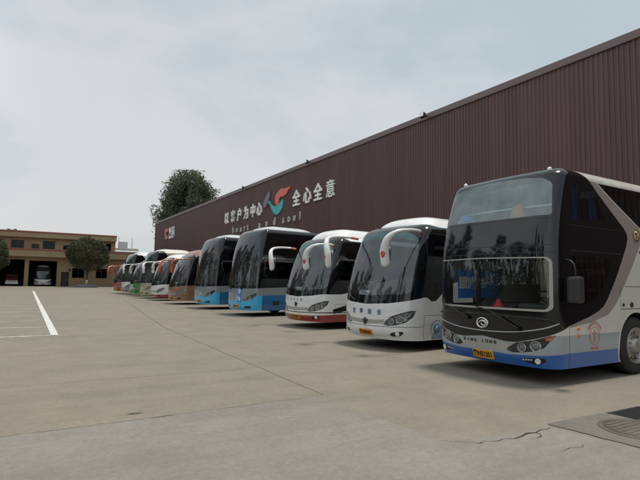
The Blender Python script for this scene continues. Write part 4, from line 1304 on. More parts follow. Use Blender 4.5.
    if interior:
        underbody(b, 1.02)
        mb = MB(); mb.box(0.52, 1.05, -1.08, 1.08, 1.0, 1.24, bev=0.06); mb.box(0.8, 1.2, -0.95, -0.3, 1.15, 1.36, bev=0.07); mb.build('dashboard', M['dash'], root)
        steering(root, 1.28, -0.62, 1.45)
        o = bpy.data.objects.new('seat', seat_mesh(True)); COL.objects.link(o); o.parent = root; o.location = (1.75, -0.62, 0.95)
        seats(root, 2.9, 2, 1.15, pale=True)
        mb = MB(); mb.sweep([(0.78, 0.9, 1.24), (0.95, 0.9, 1.38)], 0.015, 6); mb.box(0.62, 0.66, 0.55, 0.95, 1.24, 1.38); mb.build('route_card', M['white_ink'], root)
        mb = MB(); mb.box(1.05, 1.08, -1.0, 1.0, 2.72, 2.92, bev=0.01); mb.build('sun_visor', M['dash'], root)
    for x in (2.5, L - 2.6):
        add_wheel(root, x, -1.10); add_wheel(root, x, 1.10, flip=True)
    return root, b, out

r2, b2, o2 = ear_coach('white one-windshield coach with blue landmark decal and drooping white mirrors, beside the two-pane coach', (7.3, 10.0, 0), R(6), P_white,
                       shell=P_white, cap=P_greybl, tip=M['red_flash'], text=('blue', '吉祥运业', (0.47, 0.16, -0.14, -0.44), 0.875, 0.135), ptext='豫N58362', H=3.07, roof_h=0.25)
# emblem ring on the lower panel behind the front corner
mb = MB(); mb.lathe([(0.215, 0), (0.215, 0.0012), (0.175, 0.0012), (0.175, 0)], 40)
rg = mb.build('ring_decal', mat('pale_ring', (0.42, 0.50, 0.58), 0.5), r2); rg.matrix_basis = b2.sk.frame(b2.sk.ux(1.17), 0.52, 0.004)
mb = MB(); mb.lathe([(0.11, 0), (0.11, 0.0015), (0.0001, 0.0015)], 30)
mb.build('disc', mat('ring_blue', (0.05, 0.16, 0.42), 0.5), rg)
for k in range(9):
    a_ = math.pi * (1.0 - k / 8)
    o = link('lettering', text_mesh('平安出行吉祥相伴行'[k], 0.045, 0.0004, 0.001), rg, M['ink'])
    o.matrix_basis = Matrix.Translation((0.195 * math.cos(a_), 0.195 * math.sin(a_), 0.0016)) @ Matrix.Rotation(a_ - math.pi / 2, 4, 'Z')
mb = MB(); mb.sweep([(-0.06, -0.03, 0.002), (0.0, 0.04, 0.003), (0.05, 0.0, 0.003), (0.0, -0.06, 0.003)], [0.008, 0.018, 0.014, 0.006], 6, sub=4)
mb.build('swirl', M['white_ink'], rg)

ear_coach('white one-windshield coach with a dark red skirt and white drooping mirrors', (8.15, 15.2, 0), R(6.5), P_white, skirt=P_red, skirt_z=0.47, line=True,
          shell=P_white, cap=P_greybl, tip=M['red_flash'], style='swoop', text=('dark', '安通客运', (0.33, 0.12, -0.08, -0.28), 0.96, 0.085), ptext='豫N60518')

def high_coach(label, loc, rz, base, low, lowside, roofc, fine=0.08, H=3.92, cap=None, sticker=False, ptext='豫N61170', ears=None, interior=True, L=11.2, window_front=True, shell=True):
    root = thing('high_coach', label, 'coach', loc, rz, 'coaches parked nose out along the hall')
    sk = Skin(L=L, a=1.26, bow=0.22, rc=0.34, z0=0.26, H=H, hr=0.26, ir=0.36, crown=0.05,
              rake=((0.25, 0.06), (0.45, 0.0), (1.0, 0.0), (1.4, 0.03), (2.4, 0.14), (3.0, 0.26), (3.5, 0.44), (3.8, 0.60)), tum=((0.3, 0.04), (0.6, 0), (1.6, 0), (3.7, 0.10)), xa=1.8)
    b = Body(sk, root, base, fine=fine, coarse=0.4)
    F, D, O = b.F, b.D, b.O
    um, vm, vr = sk.umax, sk.vmax, sk.vr
    k = (H - 3.92)
    b.sym([(0, 0.70), F(-0.5, 0.68), F(-0.9, 0.73), F(-1.15, 0.86), D(0.62, 0.92), D(1.2, 0.94), (um, 0.95), (um, 0.26), (0, 0.26)], 'body', low)
    if lowside is not low:
        b.reg_add([D(0.60, 0.26), D(0.60, 0.92), D(1.2, 0.94), (um, 0.95), (um, 0.26)], 'body', lowside, both=True)
    black = [(0, vr - 0.02), F(-0.8, vr - 0.04), D(0.75, vr - 0.10), D(1.05, vr - 0.12), D(1.5, vr - 0.10 if fine < 0.1 else 3.52 + k), D(L - 0.7, vr - 0.10 if fine < 0.1 else 3.50 + k), D(L - 0.7, 2.45), D(4.0, 2.40), D(3.1, 2.2), D(2.6, 1.70), D(2.2, 1.30), D(0.56, 1.24), F(-1.0, 1.22), (0, 1.20)]
    b.sym(black, 'body', P_black)
    if roofc:
        b.reg_add([(-um, vr - (0.03 if fine > 0.1 else -0.10)), (um, vr - (0.03 if fine > 0.1 else -0.10)), (um, vm), (-um, vm)], 'body', roofc)
    if roofc and fine < 0.1:
        b.sym([(0, vm), (sk.ux(3.5), vm), (sk.ux(3.5), vr), D(3.0, vr - 0.10), D(1.0, vr - 0.12), D(0.70, vr - 0.13), F(-0.8, vr - 0.15), (0, vr - 0.14)], 'body', roofc)
    b.sym([(0, 3.68 + k), F(-0.7, 3.66 + k), F(-1.0, 3.58 + k), F(-1.12, 3.40 + k), F(-1.19, 2.62), (0, 2.58)], 'upper_windshield', M['ws_dark'], 0.08)
    b.sym([(0, 2.46), F(-1.14, 2.44), F(-1.20, 2.36), F(-1.20, 1.42), F(-1.12, 1.36), (0, 1.33)], 'windshield', M['ws_clear'], 0.05)
    b.strip([(u, 2.52) for u in np.linspace(-sk.uy(-1.2) - 0.1, sk.uy(-1.2) + 0.1, 30)], 0.02, 'body', M['dash'])
    b.reg_add([D(0.72, 1.36), D(1.9, 1.36), D(2.2, 1.6), D(2.2, 2.40), D(0.72, 2.40)], 'side_window', M['side_glass'], 0.05, both=True)
    for i in range(6):
        x0 = 1.0 + i * 1.60
        b.reg_add([D(x0, 2.72), D(x0 + 1.56, 2.72), D(x0 + 1.56, 3.42 + k), D(x0 + (0.25 if i == 0 else 0), 3.42 + k)], 'side_window', M['side_glass'], 0.04, both=True)
    b.strip([D(x, 2.58) for x in np.linspace(0.62, L - 0.8, 24)], 0.02, 'body', P_greybl, both=True)
    hl = [F(-0.52, 0.68), F(-0.60, 0.75), F(-0.85, 0.85), F(-1.08, 0.96), F(-1.21, 1.05), F(-1.19, 0.90), F(-1.08, 0.76), F(-0.85, 0.68), F(-0.66, 0.655)]
    if fine < 0.1:
        headlight(b, hl, [(F(-0.72, 0)[0], 0.735, 0.055), (F(-0.95, 0)[0], 0.805, 0.068)])
    else:
        b.reg_add(hl, 'headlight', M['bucket'], both=True)
    b.reg_add([F(-0.62, 0.36), F(-0.72, 0.45), F(-1.02, 0.47), F(-1.07, 0.42), F(-0.96, 0.35)], 'fog_light', M['bucket_dark'], 0.02, both=True)
    for p in ([D(0.66, 0.27), D(0.66, 1.22)], [D(1.9, 0.27), D(1.9, 0.95)], [D(4.0, 0.27), D(4.0, 0.95)]):
        b.strip(p, 0.012, 'body', M['seam'], both=True)
    b.reg_add([D(1.15, 0.50), D(1.5, 0.50), D(1.5, 0.68), D(1.15, 0.68)], 'vent', M['dash'], 0.02)
    arch(b, 2.75, 0.60); arch(b, L - 2.5, 0.60)
    out = b.build()
    finish_headlights(b, out)
    plate(b, ptext, 0.42, 0.44, 0.15, u=0.0)
    o = MB(); o.lathe([(0.095, 0), (0.095, 0.014), (0.075, 0.018), (0.07, 0)], 24); o.sweep([(-0.05, 0, 0.006), (0, 0.03, 0.012), (0.05, -0.01, 0.006)], 0.014, 6, sub=3)
    q = o.build('badge', M['chrome'], root); q.matrix_basis = sk.frame(0.12, 0.78, 0.003)
    if sticker:
        mb = MB(); mb.box(-0.13, 0.13, -0.14, 0.14, 0, 0.003)
        for dy in (0.17, -0.17):
            mb = MB(); mb.box(-0.13, 0.13, -0.15, 0.15, 0, 0.003)
            q = mb.build('route_sticker', M['banner'], root); q.matrix_basis = sk.frame(F(-0.28, 0)[0], 0.92 + dy, 0.004)
            mb2 = MB(); mb2.lathe([(0.085, 0.0035), (0.05, 0.0035)], 20); mb2.box(-0.012, 0.012, -0.10, 0.10, 0.003, 0.0036); mb2.build('symbol', M['white_ink'], q)
    wiper(b, F(-0.45, 1.20), F(0.0, 1.36), F(0.4, 1.42)); wiper(b, F(0.55, 1.20), F(0.85, 1.45), F(1.0, 1.6))
    if shell:
        fairing(b, 0.92, 3.8, 1.0, 0.17, roofc or base, ramp=0.8, tail=0.9)
    for sg in (-1, 1):
        mb = MB(); mb.box(0.55, 0.72, *sorted((sg * 1.34, sg * 1.56)), 1.75, 2.15, bev=0.05)
        q = mb.build('mirror', P_black, root)
        mb = MB(); mb.sweep([(0.7, sg * 1.20, 2.5), (0.6, sg * 1.42, 2.42), (0.62, sg * 1.45, 2.1)], 0.022, 8, sub=4); mb.build('mirror_arm', M['black'], q)
    underbody(b, 0.95)
    us = np.linspace(-sk.umax, sk.umax, 120)
    MB().poly([tuple(q) for q in sk(us, np.full_like(us, 2.5), -0.04)[:-1]]).build('upper_floor', M['dark'], root)
    if interior:
        mb = MB(); mb.box(0.42, 1.0, -1.1, 1.1, 1.0, 1.30, bev=0.06); mb.build('dashboard', M['dash'], root)
        steering(root, 1.15, -0.62, 1.52)
        o = bpy.data.objects.new('seat', seat_mesh(True)); COL.objects.link(o); o.parent = root; o.location = (1.65, -0.62, 0.98)
        MB().box(2.2, 2.25, -1.15, 1.15, 0.95, 2.48).build('partition', M['tan'], root)
        seats(root, 1.9, 2, 2.22, pale=True, ys=(-0.86, -0.40, 0.40, 0.86))
        mb = MB(); mb.box(0.85, 1.25, -1.05, 1.05, 2.52, 2.66, bev=0.03); mb.build('upper_shelf', M['tan'], root)
    for x in (2.75, L - 2.5):
        add_wheel(root, x, -1.10); add_wheel(root, x, 1.10, flip=True)
    return root, b

high_coach('grey and cyan high coach with two square blue stickers on its front', (8.3, 21.2, 0), R(7), P_greybl, P_cyan, P_cyan_shade, P_silverp, sticker=True, ptext='豫N61170')
high_coach('grey and cyan high coach without stickers, parked beside the bronze coach', (8.3, 26.6, 0), R(6), P_greybl, P_cyan, P_cyan_shade, P_silverp, ptext='豫N60936')
ear_coach('bronze brown coach with orange drooping mirrors, beside a grey and cyan high coach', (8.1, 31.8, 0), R(6), P_bronze, shell=P_bronze, cap=P_orange, tip=M['red_flash'], fine=0.12, ears=P_orange, style='low', ptext='豫N52817', badge=False)
ear_coach('white coach with a dark red skirt between the bronze coach and the beige high coach', (8.2, 37.4, 0), R(6), P_white, skirt=P_red, skirt_z=0.45, shell=P_white, tip=M['red_flash'], fine=0.12, style='low', ptext='豫N55208', badge=False, roof_h=0.25)
high_coach('beige high coach with a cream roof in the far half of the row', (8.3, 41.6, 0), R(6), P_gold, P_gold, P_gold, P_cream, fine=0.12, ptext='豫N63301', H=3.8)
ear_coach('green coach with a pale front cap between two high coaches in the far half', (8.3, 46.4, 0), R(6), P_green, shell=P_cream, cap=P_cream, fine=0.14, ears=P_cream, style='low', ptext='豫N57745', badge=False, roof_h=0.2,
          front=lambda b: [([b.F(1.1, 0.62), b.F(1.1, 1.02), b.F(-0.3, 1.05), b.F(-0.7, 0.62)], P_silverp), ([b.F(1.1, 0.42), b.F(1.1, 0.60), b.F(0.2, 0.55), b.F(0.2, 0.40)], P_cyan)])
high_coach('white high coach with dark curved glass beside the orange red coach at the far end', (8.3, 50.6, 0), R(6), P_white, P_greybl, P_greybl, P_white, fine=0.14, ptext='豫N51988')
ear_coach('orange red coach with red drooping mirrors, last of the row', (8.2, 54.9, 0), R(6), P_orange, shell=P_gold, cap=P_orange, fine=0.14, ears=P_orange, style='low', ptext='豫N50641', badge=False, roof_h=0.22)

# ------------------------------------------------------------------ trees
def leafmat(name, a, b):
    m, t, bs = newmat(name)
    g = t.nodes.new('ShaderNodeNewGeometry')
    x = t.nodes.new('ShaderNodeMix'); x.data_type = 'RGBA'
    x.inputs['A'].default_value = (*a, 1); x.inputs['B'].default_value = (*b, 1)
    t.links.new(g.outputs['Random Per Island'], x.inputs['Factor'])
    t.links.new(x.outputs['Result'], bs.inputs['Base Color'])
    bs.inputs['Roughness'].default_value = 0.55
    bs.inputs['Specular IOR Level'].default_value = 0.3
    tl = t.nodes.new('ShaderNodeBsdfTranslucent')
    t.links.new(x.outputs['Result'], tl.inputs['Color'])
    ms = t.nodes.new('ShaderNodeMixShader'); ms.inputs['Fac'].default_value = 0.25
    t.links.new(bs.outputs[0], ms.inputs[1]); t.links.new(tl.outputs[0], ms.inputs[2])
    t.links.new(ms.outputs[0], t.nodes['Material Output'].inputs['Surface'])
    return m
M['leaf'] = leafmat('leaf_dark', (0.055, 0.075, 0.045), (0.130, 0.155, 0.095))
M['leaf_clip'] = leafmat('leaf_clipped', (0.040, 0.052, 0.026), (0.115, 0.118, 0.066))
M['bark'] = mat('bark', (0.085, 0.068, 0.052), 0.9, var=0.3, vscale=4, bump=0.5, bscale=12)
M['lime'] = mat('lime_wash', (0.55, 0.53, 0.49), 0.9, var=0.15)

def leaves_mesh(name, pts, size, r, m):
    """small bent leaf quads at the given points"""
    n = len(pts)
    d = r.normal(size=(n, 3)); d /= np.linalg.norm(d, axis=1)[:, None]
    e = np.cross(d, r.normal(size=(n, 3))); e /= np.linalg.norm(e, axis=1)[:, None]
    s = size * r.uniform(0.6, 1.3, (n, 1))
    V = np.stack([pts - d * s, pts + e * s * 0.5, pts + d * s, pts - e * s * 0.5], 1).reshape(-1, 3)
    me = bpy.data.meshes.new(name)
    me.vertices.add(4 * n); me.vertices.foreach_set('co', V.ravel())
    me.loops.add(4 * n); me.loops.foreach_set('vertex_index', np.arange(4 * n))
    me.polygons.add(n); me.polygons.foreach_set('loop_start', np.arange(0, 4 * n, 4)); me.polygons.foreach_set('loop_total', np.full(n, 4))
    me.update(calc_edges=True)
    me.materials.append(m)
    return me

def tree_meshes(seed, H, W, base, nclump, per, leaf, up=0.6, trunk=0.3, tuft=1.0):
    """trunk with limbs, crown of leaf tufts at the limb ends; an uneven outline with gaps"""
    r = np.random.default_rng(seed)
    mb = MB()
    mb.sweep([(0, 0, 0), (0.05 * H * 0.1, 0, base * 0.6), (-0.03, 0.05, base), (0, 0, H * 0.72)], [trunk, trunk * 0.8, trunk * 0.72, trunk * 0.12], 10, sub=4)
    pts = []
    for i in range(nclump):
        f = (i + 0.5) / nclump
        z = base + (H - base) * (0.10 + 0.86 * f ** 0.9)
        zr = (z - base) / (H - base)
        wid = W / 2 * (math.sin(math.pi * min(1, zr * 0.80 + 0.18)) ** 0.7)
        a = i * 2.39996 + r.normal() * 0.35
        rad = wid * math.sqrt(r.uniform(0.05, 1.0))
        c = np.array([math.cos(a) * rad, math.sin(a) * rad, z + r.normal() * H * 0.02])
        z0 = max(base * 0.8, z - rad * up - H * 0.10)
        if i % 2 == 0:
            mid = (c[0] * 0.45, c[1] * 0.45, z0 + (c[2] - z0) * 0.35)
            mb.sweep([(0, 0, z0), mid, tuple(c)], [trunk * 0.32, trunk * 0.2, 0.02], 6, sub=3)
        s = W * 0.085 * r.uniform(0.7, 1.35) * tuft
        k = int(per * r.uniform(0.6, 1.3))
        q = np.clip(r.normal(size=(k, 3)), -1.7, 1.7) * np.array([s * 0.62, s * 0.62, s * 1.0])
        lean = np.array([c[0], c[1], 0]) * 0.10
        q = q + c + lean * (q[:, 2:3] / s)
        pts.append(q)
    return mb.mesh('trunk'), leaves_mesh('crown', np.concatenate(pts), leaf, r, M['leaf'])

def put_tree(meshes, loc, label, rz=0.0, sc=1.0, group=None, cat='tree'):
    t = thing('tree', label, cat, loc, rz, group)
    t.scale = (sc, sc, sc)
    for nm, me, m in (('trunk', meshes[0], M['bark']), ('crown', meshes[1], None)):
        if m is not None and not len(me.materials): me.materials.append(m)
        o = bpy.data.objects.new(nm, me); COL.objects.link(o); o.parent = t
    return t

big = tree_meshes(11, 21.8, 13.0, 6.0, 96, 620, 0.20, tuft=0.98, trunk=0.45)
put_tree(big, (27.6, 97.0, 0), 'tall dark green tree rising behind the far end of the brown hall')
opp = [tree_meshes(21, 13.5, 6.4, 2.2, 44, 110, 0.20, trunk=0.20, tuft=0.85), tree_meshes(22, 15.5, 4.6, 1.8, 46, 110, 0.20, trunk=0.2, tuft=0.9), tree_meshes(23, 10.0, 5.4, 1.8, 34, 110, 0.20, trunk=0.16, tuft=0.9)]
r_ = np.random.default_rng(5)
yv = -14.0
i = 0
while yv < 120:
    put_tree(opp[i % 3], (-19.5 + r_.normal() * 1.6, yv, 0), 'leafy green tree in the row along the far side of the yard', r_.uniform(0, 6.28), r_.uniform(0.8, 1.2) * (1.5 if yv > 36 else 1.0), 'trees along the far side of the yard')
    yv += r_.uniform(4.2, 7.5); i += 1

hd = thing('hedge', 'tall dense dark green hedge along the far side of the yard', 'hedge', (-23.5, 0, 0))
r_h = np.random.default_rng(77)
nh = 42000
hy = r_h.uniform(-30, 125, nh)
top = 5.3 + 0.8 * np.sin(hy * 0.31) + 0.5 * np.sin(hy * 0.83 + 1) + 0.4 * np.sin(hy * 2.1)
ph = np.stack([r_h.uniform(-0.9, 0.9, nh), hy, r_h.uniform(0.05, 1, nh) ** 0.8 * top], 1)
link('foliage', leaves_mesh('foliage', ph, 0.20, r_h, M['leaf']), hd)
MB().box(-0.5, 0.5, -30, 125, 0, 3.0).build('inner_twigs', M['bark'], hd)

def clipped(loc, rad, hgt, zc, label, seed, stems=True):
    t = thing('clipped_tree', label, 'tree', loc)
    r = np.random.default_rng(seed)
    n = 16000
    d = r.normal(size=(n, 3)); d /= np.linalg.norm(d, axis=1)[:, None]
    lump = 1 + 0.07 * np.sin(d[:, 0] * 4.3 + seed) * np.sin(d[:, 2] * 5.1 + d[:, 1] * 4) + 0.035 * np.sin(d[:, 0] * 7 + 1) * np.sin(d[:, 1] * 6 + 2) + 0.03 * np.sin(d[:, 2] * 9 + d[:, 0] * 5)
    rr = (r.uniform(0.55, 1.0, n) ** 0.35) * lump * (1 + r.normal(size=n) * 0.02)
    p = d * rr[:, None] * np.array([rad, rad, hgt])
    low = p[:, 2] < 0
    p[low, 2] *= 0.92
    p = p[~((p[:, 2] < -0.50 * hgt) & (r.uniform(size=n) < 0.6 + 0.3 * np.sin(p[:, 0] * 3.1) * np.sin(p[:, 1] * 2.7)))]
    p[:, 2] += zc
    o = link('crown', leaves_mesh('crown', p, 0.12, r, M['leaf_clip']), t)
    mb = MB()
    mb.sweep([(0, 0, 0.3), (0.03, 0, 1.2), (0, 0, zc - hgt * 0.75), (0.1, 0, zc)], [0.17, 0.13, 0.12, 0.08], 9, sub=3)
    for k in range(7):
        a = k * 0.9
        mb.sweep([(0, 0, 1.5 + 0.12 * k), (0.5 * math.cos(a), 0.5 * math.sin(a), zc - hgt * 0.62), (rad * 0.6 * math.cos(a), rad * 0.6 * math.sin(a), zc)], [0.08, 0.06, 0.02], 6, sub=3)
    mb.build('trunk', M['bark'], t)
    mb = MB(); mb.sweep([(0, 0, 0.28), (0.03, 0, 1.15)], [0.18, 0.15], 10); mb.build('lime_band', M['lime'], t)
    return t
clipped((8.75, 86.0, 0), 3.05, 2.75, 5.05, 'dark green tree clipped to a ball in a round planter before the tan building', 31)
clipped((-4.55, 84.0, 0), 2.75, 3.2, 4.5, 'dark clipped tree cut off by the left edge of the photo', 32)
t = thing('planter', 'low round grey concrete planter under the ball tree', 'planter', (8.85, 86.0, 0))
mb = MB(); mb.lathe([(1.62, 0), (1.66, 0.38), (1.62, 0.42), (1.46, 0.42), (1.44, 0.30)], 48); mb.build('rim', mat('planter_concrete', (0.22, 0.23, 0.235), 0.85, var=0.15), t)
mb = MB(); mb.lathe([(1.45, 0.30), (0.8, 0.36), (0.0001, 0.38)], 32); mb.build('soil', mat('soil', (0.06, 0.03, 0.025), 0.95, var=0.3), t)

# ------------------------------------------------------------------ tan two-storey building with garages
def wallmat(name, col, var=0.1):
    return mat(name, col, 0.85, var=var, vscale=0.8, bump=0.15, bscale=25)
M['tan_wall'] = wallmat('tan_render', (0.335, 0.238, 0.150))
M['ochre_wall'] = wallmat('ochre_render', (0.385, 0.29, 0.175))
M['brick_red'] = wallmat('red_coping', (0.31, 0.11, 0.08))
M['frame_dark'] = mat('window_frame', (0.06, 0.055, 0.05), 0.5)
M['pane'] = glass('window_pane', (0.10, 0.11, 0.12), 0.7)
BY = 92.0
bd = thing('depot_building', 'tan two storey depot building with red edged parapet and open garages', 'building', (0, BY, 0))
def holes_wall(x0, x1, z0, z1, y0, y1, holes):
    xs = sorted({x0, x1, *[h[0] for h in holes], *[h[1] for h in holes]})
    zs_ = sorted({z0, z1, *[h[2] for h in holes], *[h[3] for h in holes]})
    xs = [x for x in xs if x0 <= x <= x1]; zs_ = [z for z in zs_ if z0 <= z <= z1]
    V, Fc, idx = [], [], {}
    def vid(x, y, z):
        k = (round(x, 4), round(y, 4), round(z, 4))
        if k not in idx: idx[k] = len(V); V.append(k)
        return idx[k]
    solid = lambda i, j: 0 <= i < len(xs) - 1 and 0 <= j < len(zs_) - 1 and not any(h[0] - 1e-6 <= xs[i] and xs[i + 1] <= h[1] + 1e-6 and h[2] - 1e-6 <= zs_[j] and zs_[j + 1] <= h[3] + 1e-6 for h in holes)
    for i in range(len(xs) - 1):
        for j in range(len(zs_) - 1):
            if not solid(i, j): continue
            a, b, c, d = xs[i], xs[i + 1], zs_[j], zs_[j + 1]
            Fc.append([vid(a, y0, c), vid(b, y0, c), vid(b, y0, d), vid(a, y0, d)])
            Fc.append([vid(a, y1, c), vid(a, y1, d), vid(b, y1, d), vid(b, y1, c)])
            if not solid(i - 1, j): Fc.append([vid(a, y0, c), vid(a, y0, d), vid(a, y1, d), vid(a, y1, c)])
            if not solid(i + 1, j): Fc.append([vid(b, y0, c), vid(b, y1, c), vid(b, y1, d), vid(b, y0, d)])
            if not solid(i, j - 1): Fc.append([vid(a, y0, c), vid(a, y1, c), vid(b, y1, c), vid(b, y0, c)])
            if not solid(i, j + 1): Fc.append([vid(a, y0, d), vid(b, y0, d), vid(b, y1, d), vid(a, y1, d)])
    mb = MB(); mb.add(V, Fc)
    return mb
garages = [(-18.0, -13.6, 0, 4.25), (-12.8, -8.6, 0, 4.25), (-8.0, -5.0, 0, 4.25), (-4.4, 0.26, 0, 4.25), (0.86, 4.86, 0, 4.12)]
gwin = [(7.08, 8.97, 1.42, 3.07), (10.7, 12.5, 1.42, 3.07), (14.2, 15.6, 1.42, 3.07)]
gdoor = (5.5, 6.64, 0, 2.36)
up = [(-14.6, -12.8, 6.05, 7.32), (-11.2, -9.4, 6.05, 7.32), (-8.2, -7.1, 6.05, 6.8), (-5.2, -3.4, 6.05, 7.32), (-1.78, 0.0, 6.05, 7.32), (1.04, 2.12, 6.05, 6.8), (2.6, 4.38, 6.05, 7.36), (5.57, 6.53, 6.05, 6.82), (7.4, 9.2, 6.05, 7.36), (11.0, 12.97, 6.05, 7.42)]
holes_wall(-20, 19.0, 0, 4.9, 0, 0.35, garages + gwin + [gdoor]).build('wall', M['tan_wall'], bd)
holes_wall(-20, 13.65, 4.9, 7.8, 0.30, 0.60, up).build('wall', M['tan_wall'], bd)
MB().box(13.35, 13.65, 0.61, 11.5, 4.9, 7.8).build('wall', M['tan_wall'], bd)
MB().box(18.7, 19.0, 0.36, 11.5, 0, 4.9).build('wall', M['tan_wall'], bd)
MB().box(-20, 18.69, 11.6, 11.9, 0, 4.9).build('wall', M['tan_wall'], bd)
MB().box(-20, 13.7, -0.35, 12.0, 7.801, 8.54).build('parapet', M['ochre_wall'], bd)
MB().box(-20.03, 13.74, -0.39, 12.04, 8.542, 8.80).build('parapet_coping', M['brick_red'], bd)
MB().box(-20, 19.0, -0.80, -0.002, 4.72, 5.70).build('balcony', M['ochre_wall'], bd)
MB().box(-20.03, 19.03, -0.84, 0.20, 5.702, 5.97).build('balcony_coping', M['brick_red'], bd)
MB().box(13.66, 19.0, 0.01, 11.9, 4.91, 5.4).build('roof', mat('flat_roof', (0.25, 0.24, 0.23), 0.9), bd)
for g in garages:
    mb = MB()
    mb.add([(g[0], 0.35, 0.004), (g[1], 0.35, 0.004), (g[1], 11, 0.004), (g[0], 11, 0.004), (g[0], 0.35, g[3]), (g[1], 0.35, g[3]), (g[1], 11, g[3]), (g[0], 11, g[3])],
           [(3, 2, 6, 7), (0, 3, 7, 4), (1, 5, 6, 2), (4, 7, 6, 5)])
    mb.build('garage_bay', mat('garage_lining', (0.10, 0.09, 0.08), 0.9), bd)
for (a, b_, c, d), yo in [(w, 0.12) for w in gwin] + [(w, 0.42) for w in up]:
    mb = MB()
    mb.box(a, b_, yo, yo + 0.06, c, c + 0.07).box(a, b_, yo, yo + 0.06, d - 0.07, d).box(a, a + 0.07, yo, yo + 0.06, c + 0.07, d - 0.07).box(b_ - 0.07, b_, yo, yo + 0.06, c + 0.07, d - 0.07)
    xm = (a + b_) / 2
    mb.box(xm - 0.03, xm + 0.03, yo, yo + 0.06, c + 0.07, d - 0.07)
    w = mb.build('window', M['frame_dark'], bd)
    MB().box(a + 0.06, b_ - 0.06, yo + 0.025, yo + 0.035, c + 0.06, d - 0.06).build('pane', M['pane'], w)
    MB().box(a, b_, yo + 0.075, yo + 0.085, c, d).build('blind', M['dark'], w)
dr = MB(); dr.box(gdoor[0] + 0.06, gdoor[1] - 0.06, 0.2, 0.26, 0.01, gdoor[3] - 0.06); dr = dr.build('door', mat('door_dark', (0.035, 0.03, 0.028), 0.6), bd)
MB().box(gdoor[1] - 0.2, gdoor[1] - 0.12, 0.15, 0.199, 1.0, 1.1).build('handle', M['chrome'], dr)
MB().box(6.55, 6.8, -0.3, -0.01, 2.6, 2.85).build('wall_lamp', M['dash'], bd)
ear_coach('white coach parked inside the open garage of the tan building', (2.95, 92.55, 0), R(90), P_white, fine=0.14, ears=None, style='low', ptext='豫N51066', badge=False, roof_h=0.3, shell=P_white, group=None)

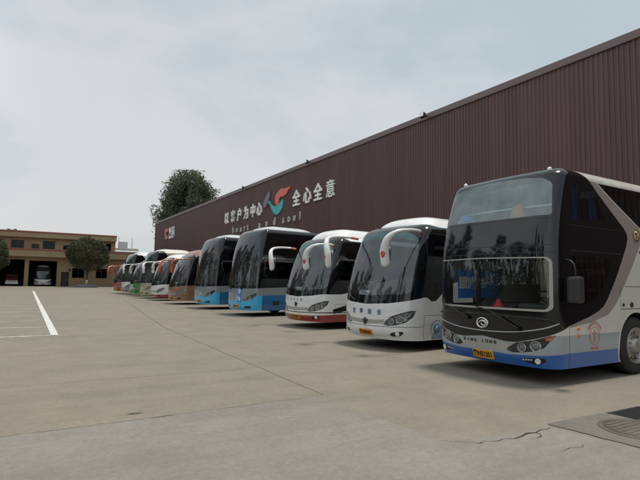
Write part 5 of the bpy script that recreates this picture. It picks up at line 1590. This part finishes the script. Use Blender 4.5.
def parked_car():
    t = thing('parked_car', 'red van with a white lower front in the garage at the left', 'van', (-1.36, 92.6, 0))
    # side profile swept across the width: nose towards -y
    mb = MB()
    secs = [(0.0, 0.42, 0.82, 0.78), (0.10, 0.30, 0.98, 0.86), (0.55, 0.26, 1.10, 0.90), (1.0, 0.26, 1.16, 0.90), (3.9, 0.26, 1.16, 0.90), (4.3, 0.35, 1.1, 0.86)]
    vs, fs = [], []
    ring = []
    for y, z0, z1, w in secs:
        pr = [(-w, z0 + 0.08), (-w - 0.01, (z0 + z1) / 2), (-w + 0.04, z1 - 0.06), (-w + 0.14, z1), (w - 0.14, z1), (w - 0.04, z1 - 0.06), (w + 0.01, (z0 + z1) / 2), (w, z0 + 0.08), (w - 0.1, z0), (-w + 0.1, z0)]
        ring.append([(x, y, z) for x, z in pr])
    n = len(ring[0]); vs = [p for q in ring for p in q]
    fs = [(i * n + k, i * n + (k + 1) % n, (i + 1) * n + (k + 1) % n, (i + 1) * n + k) for i in range(len(ring) - 1) for k in range(n)] + [tuple(range(n)), tuple((len(ring) - 1) * n + k for k in range(n))]
    mb.add(vs, fs, 0, True)
    P_dull = paint('dull_red_paint', (0.17, 0.03, 0.03), dust=0.3)
    mb.build('body', P_dull, t)
    mb = MB()
    secs = [(0.75, 1.12, 0.84, 1.16), (1.25, 1.80, 0.72, 1.16), (1.6, 1.88, 0.72, 1.16), (3.7, 1.86, 0.72, 1.16), (4.1, 1.2, 0.8, 1.16)]
    ring = [[(-0.86, y, 1.12), (-w, y, z), (w, y, z), (0.86, y, 1.12)] for y, z, w, _ in secs]
    vs = [p for q in ring for p in q]
    mb.add(vs, [(i * 4 + k, i * 4 + k + 1, i * 4 + 5 + k, i * 4 + 4 + k) for i in range(len(ring) - 1) for k in range(3)], 0, False)
    mb.build('cabin', P_dull, t)
    mb = MB(); mb.poly([(-0.80, 0.77, 1.17), (0.80, 0.77, 1.17), (0.66, 1.215, 1.75), (-0.66, 1.215, 1.75)]); mb.build('windshield', M['ws_dark'], t)
    mb = MB(); mb.box(-0.88, 0.88, -0.08, 0.12, 0.30, 0.62, bev=0.05); mb.build('bumper', P_white, t)
    MB().box(-0.45, 0.45, -0.02, 0.05, 0.66, 0.82, bev=0.02).build('grille', M['silver'], t)
    for s_ in (-1, 1):
        MB().box(*sorted((s_ * 0.50, s_ * 0.80)), -0.03, 0.12, 0.66, 0.84, bev=0.04).build('headlight', M['lamp_white'], t)
        for yv in (0.85, 3.4):
            mb = MB(); mb.lathe([(0.15, -0.1), (0.30, -0.1), (0.32, -0.07), (0.32, 0.07), (0.30, 0.1), (0.15, 0.1)], 24, 'x', (s_ * 0.80, yv, 0.32)); w = mb.build('wheel', M['rubber'], t)
            mb = MB(); mb.lathe([(0.18, s_ * 0.10), (0.0001, s_ * 0.11)], 18, 'x', (s_ * 0.80, yv, 0.32)); mb.build('rim', M['rim'], w)
    return t
parked_car()

# ------------------------------------------------------------------ far things
fb = thing('far_building', 'pale low building with a grey metal roof beyond the yard', 'building', (24, 140, 0))
MB().box(-6, 6.6, 0, 12, 0, 8.3).build('wall', wallmat('pale_wall', (0.40, 0.39, 0.37)), fb)
mb = MB(); mb.prism([(-0.5, 8.32), (12.5, 9.3), (12.5, 9.45), (-0.5, 8.5)], -6.3, 6.9, fn=lambda a, b, h: (h, a, b)); mb.build('roof', mat('metal_roof', (0.36, 0.40, 0.43), 0.5, var=0.1), fb)
MB().box(-4.5, 5.0, 13, 20, 0, 10.1).build('rear_block', wallmat('tan_block', (0.42, 0.37, 0.30)), fb)
MB().box(-0.2, 2.0, 13.5, 16, 10.101, 12.0).build('tank_house', wallmat('tank_wall', (0.38, 0.38, 0.38)), fb)
for x in (-0.4, 3.3):
    mb = MB(); mb.sweep([(x, 14, 9.9), (x, 14, 13.6)], 0.09, 6); mb.sweep([(x - 0.25, 14, 12.9), (x + 0.25, 14, 12.9)], 0.05, 5); mb.build('antenna', M['rim'], fb)
for x, sc in ((-7.5, 0.82), (-4.1, 0.795), (-2.8, 0.835), (-0.2, 0.805)):
    put_tree(opp[1 if x > -5 else 0], (x, 140, 0), 'distant tree top just showing over the roof of the tan building', x, sc, 'trees beyond the tan building')
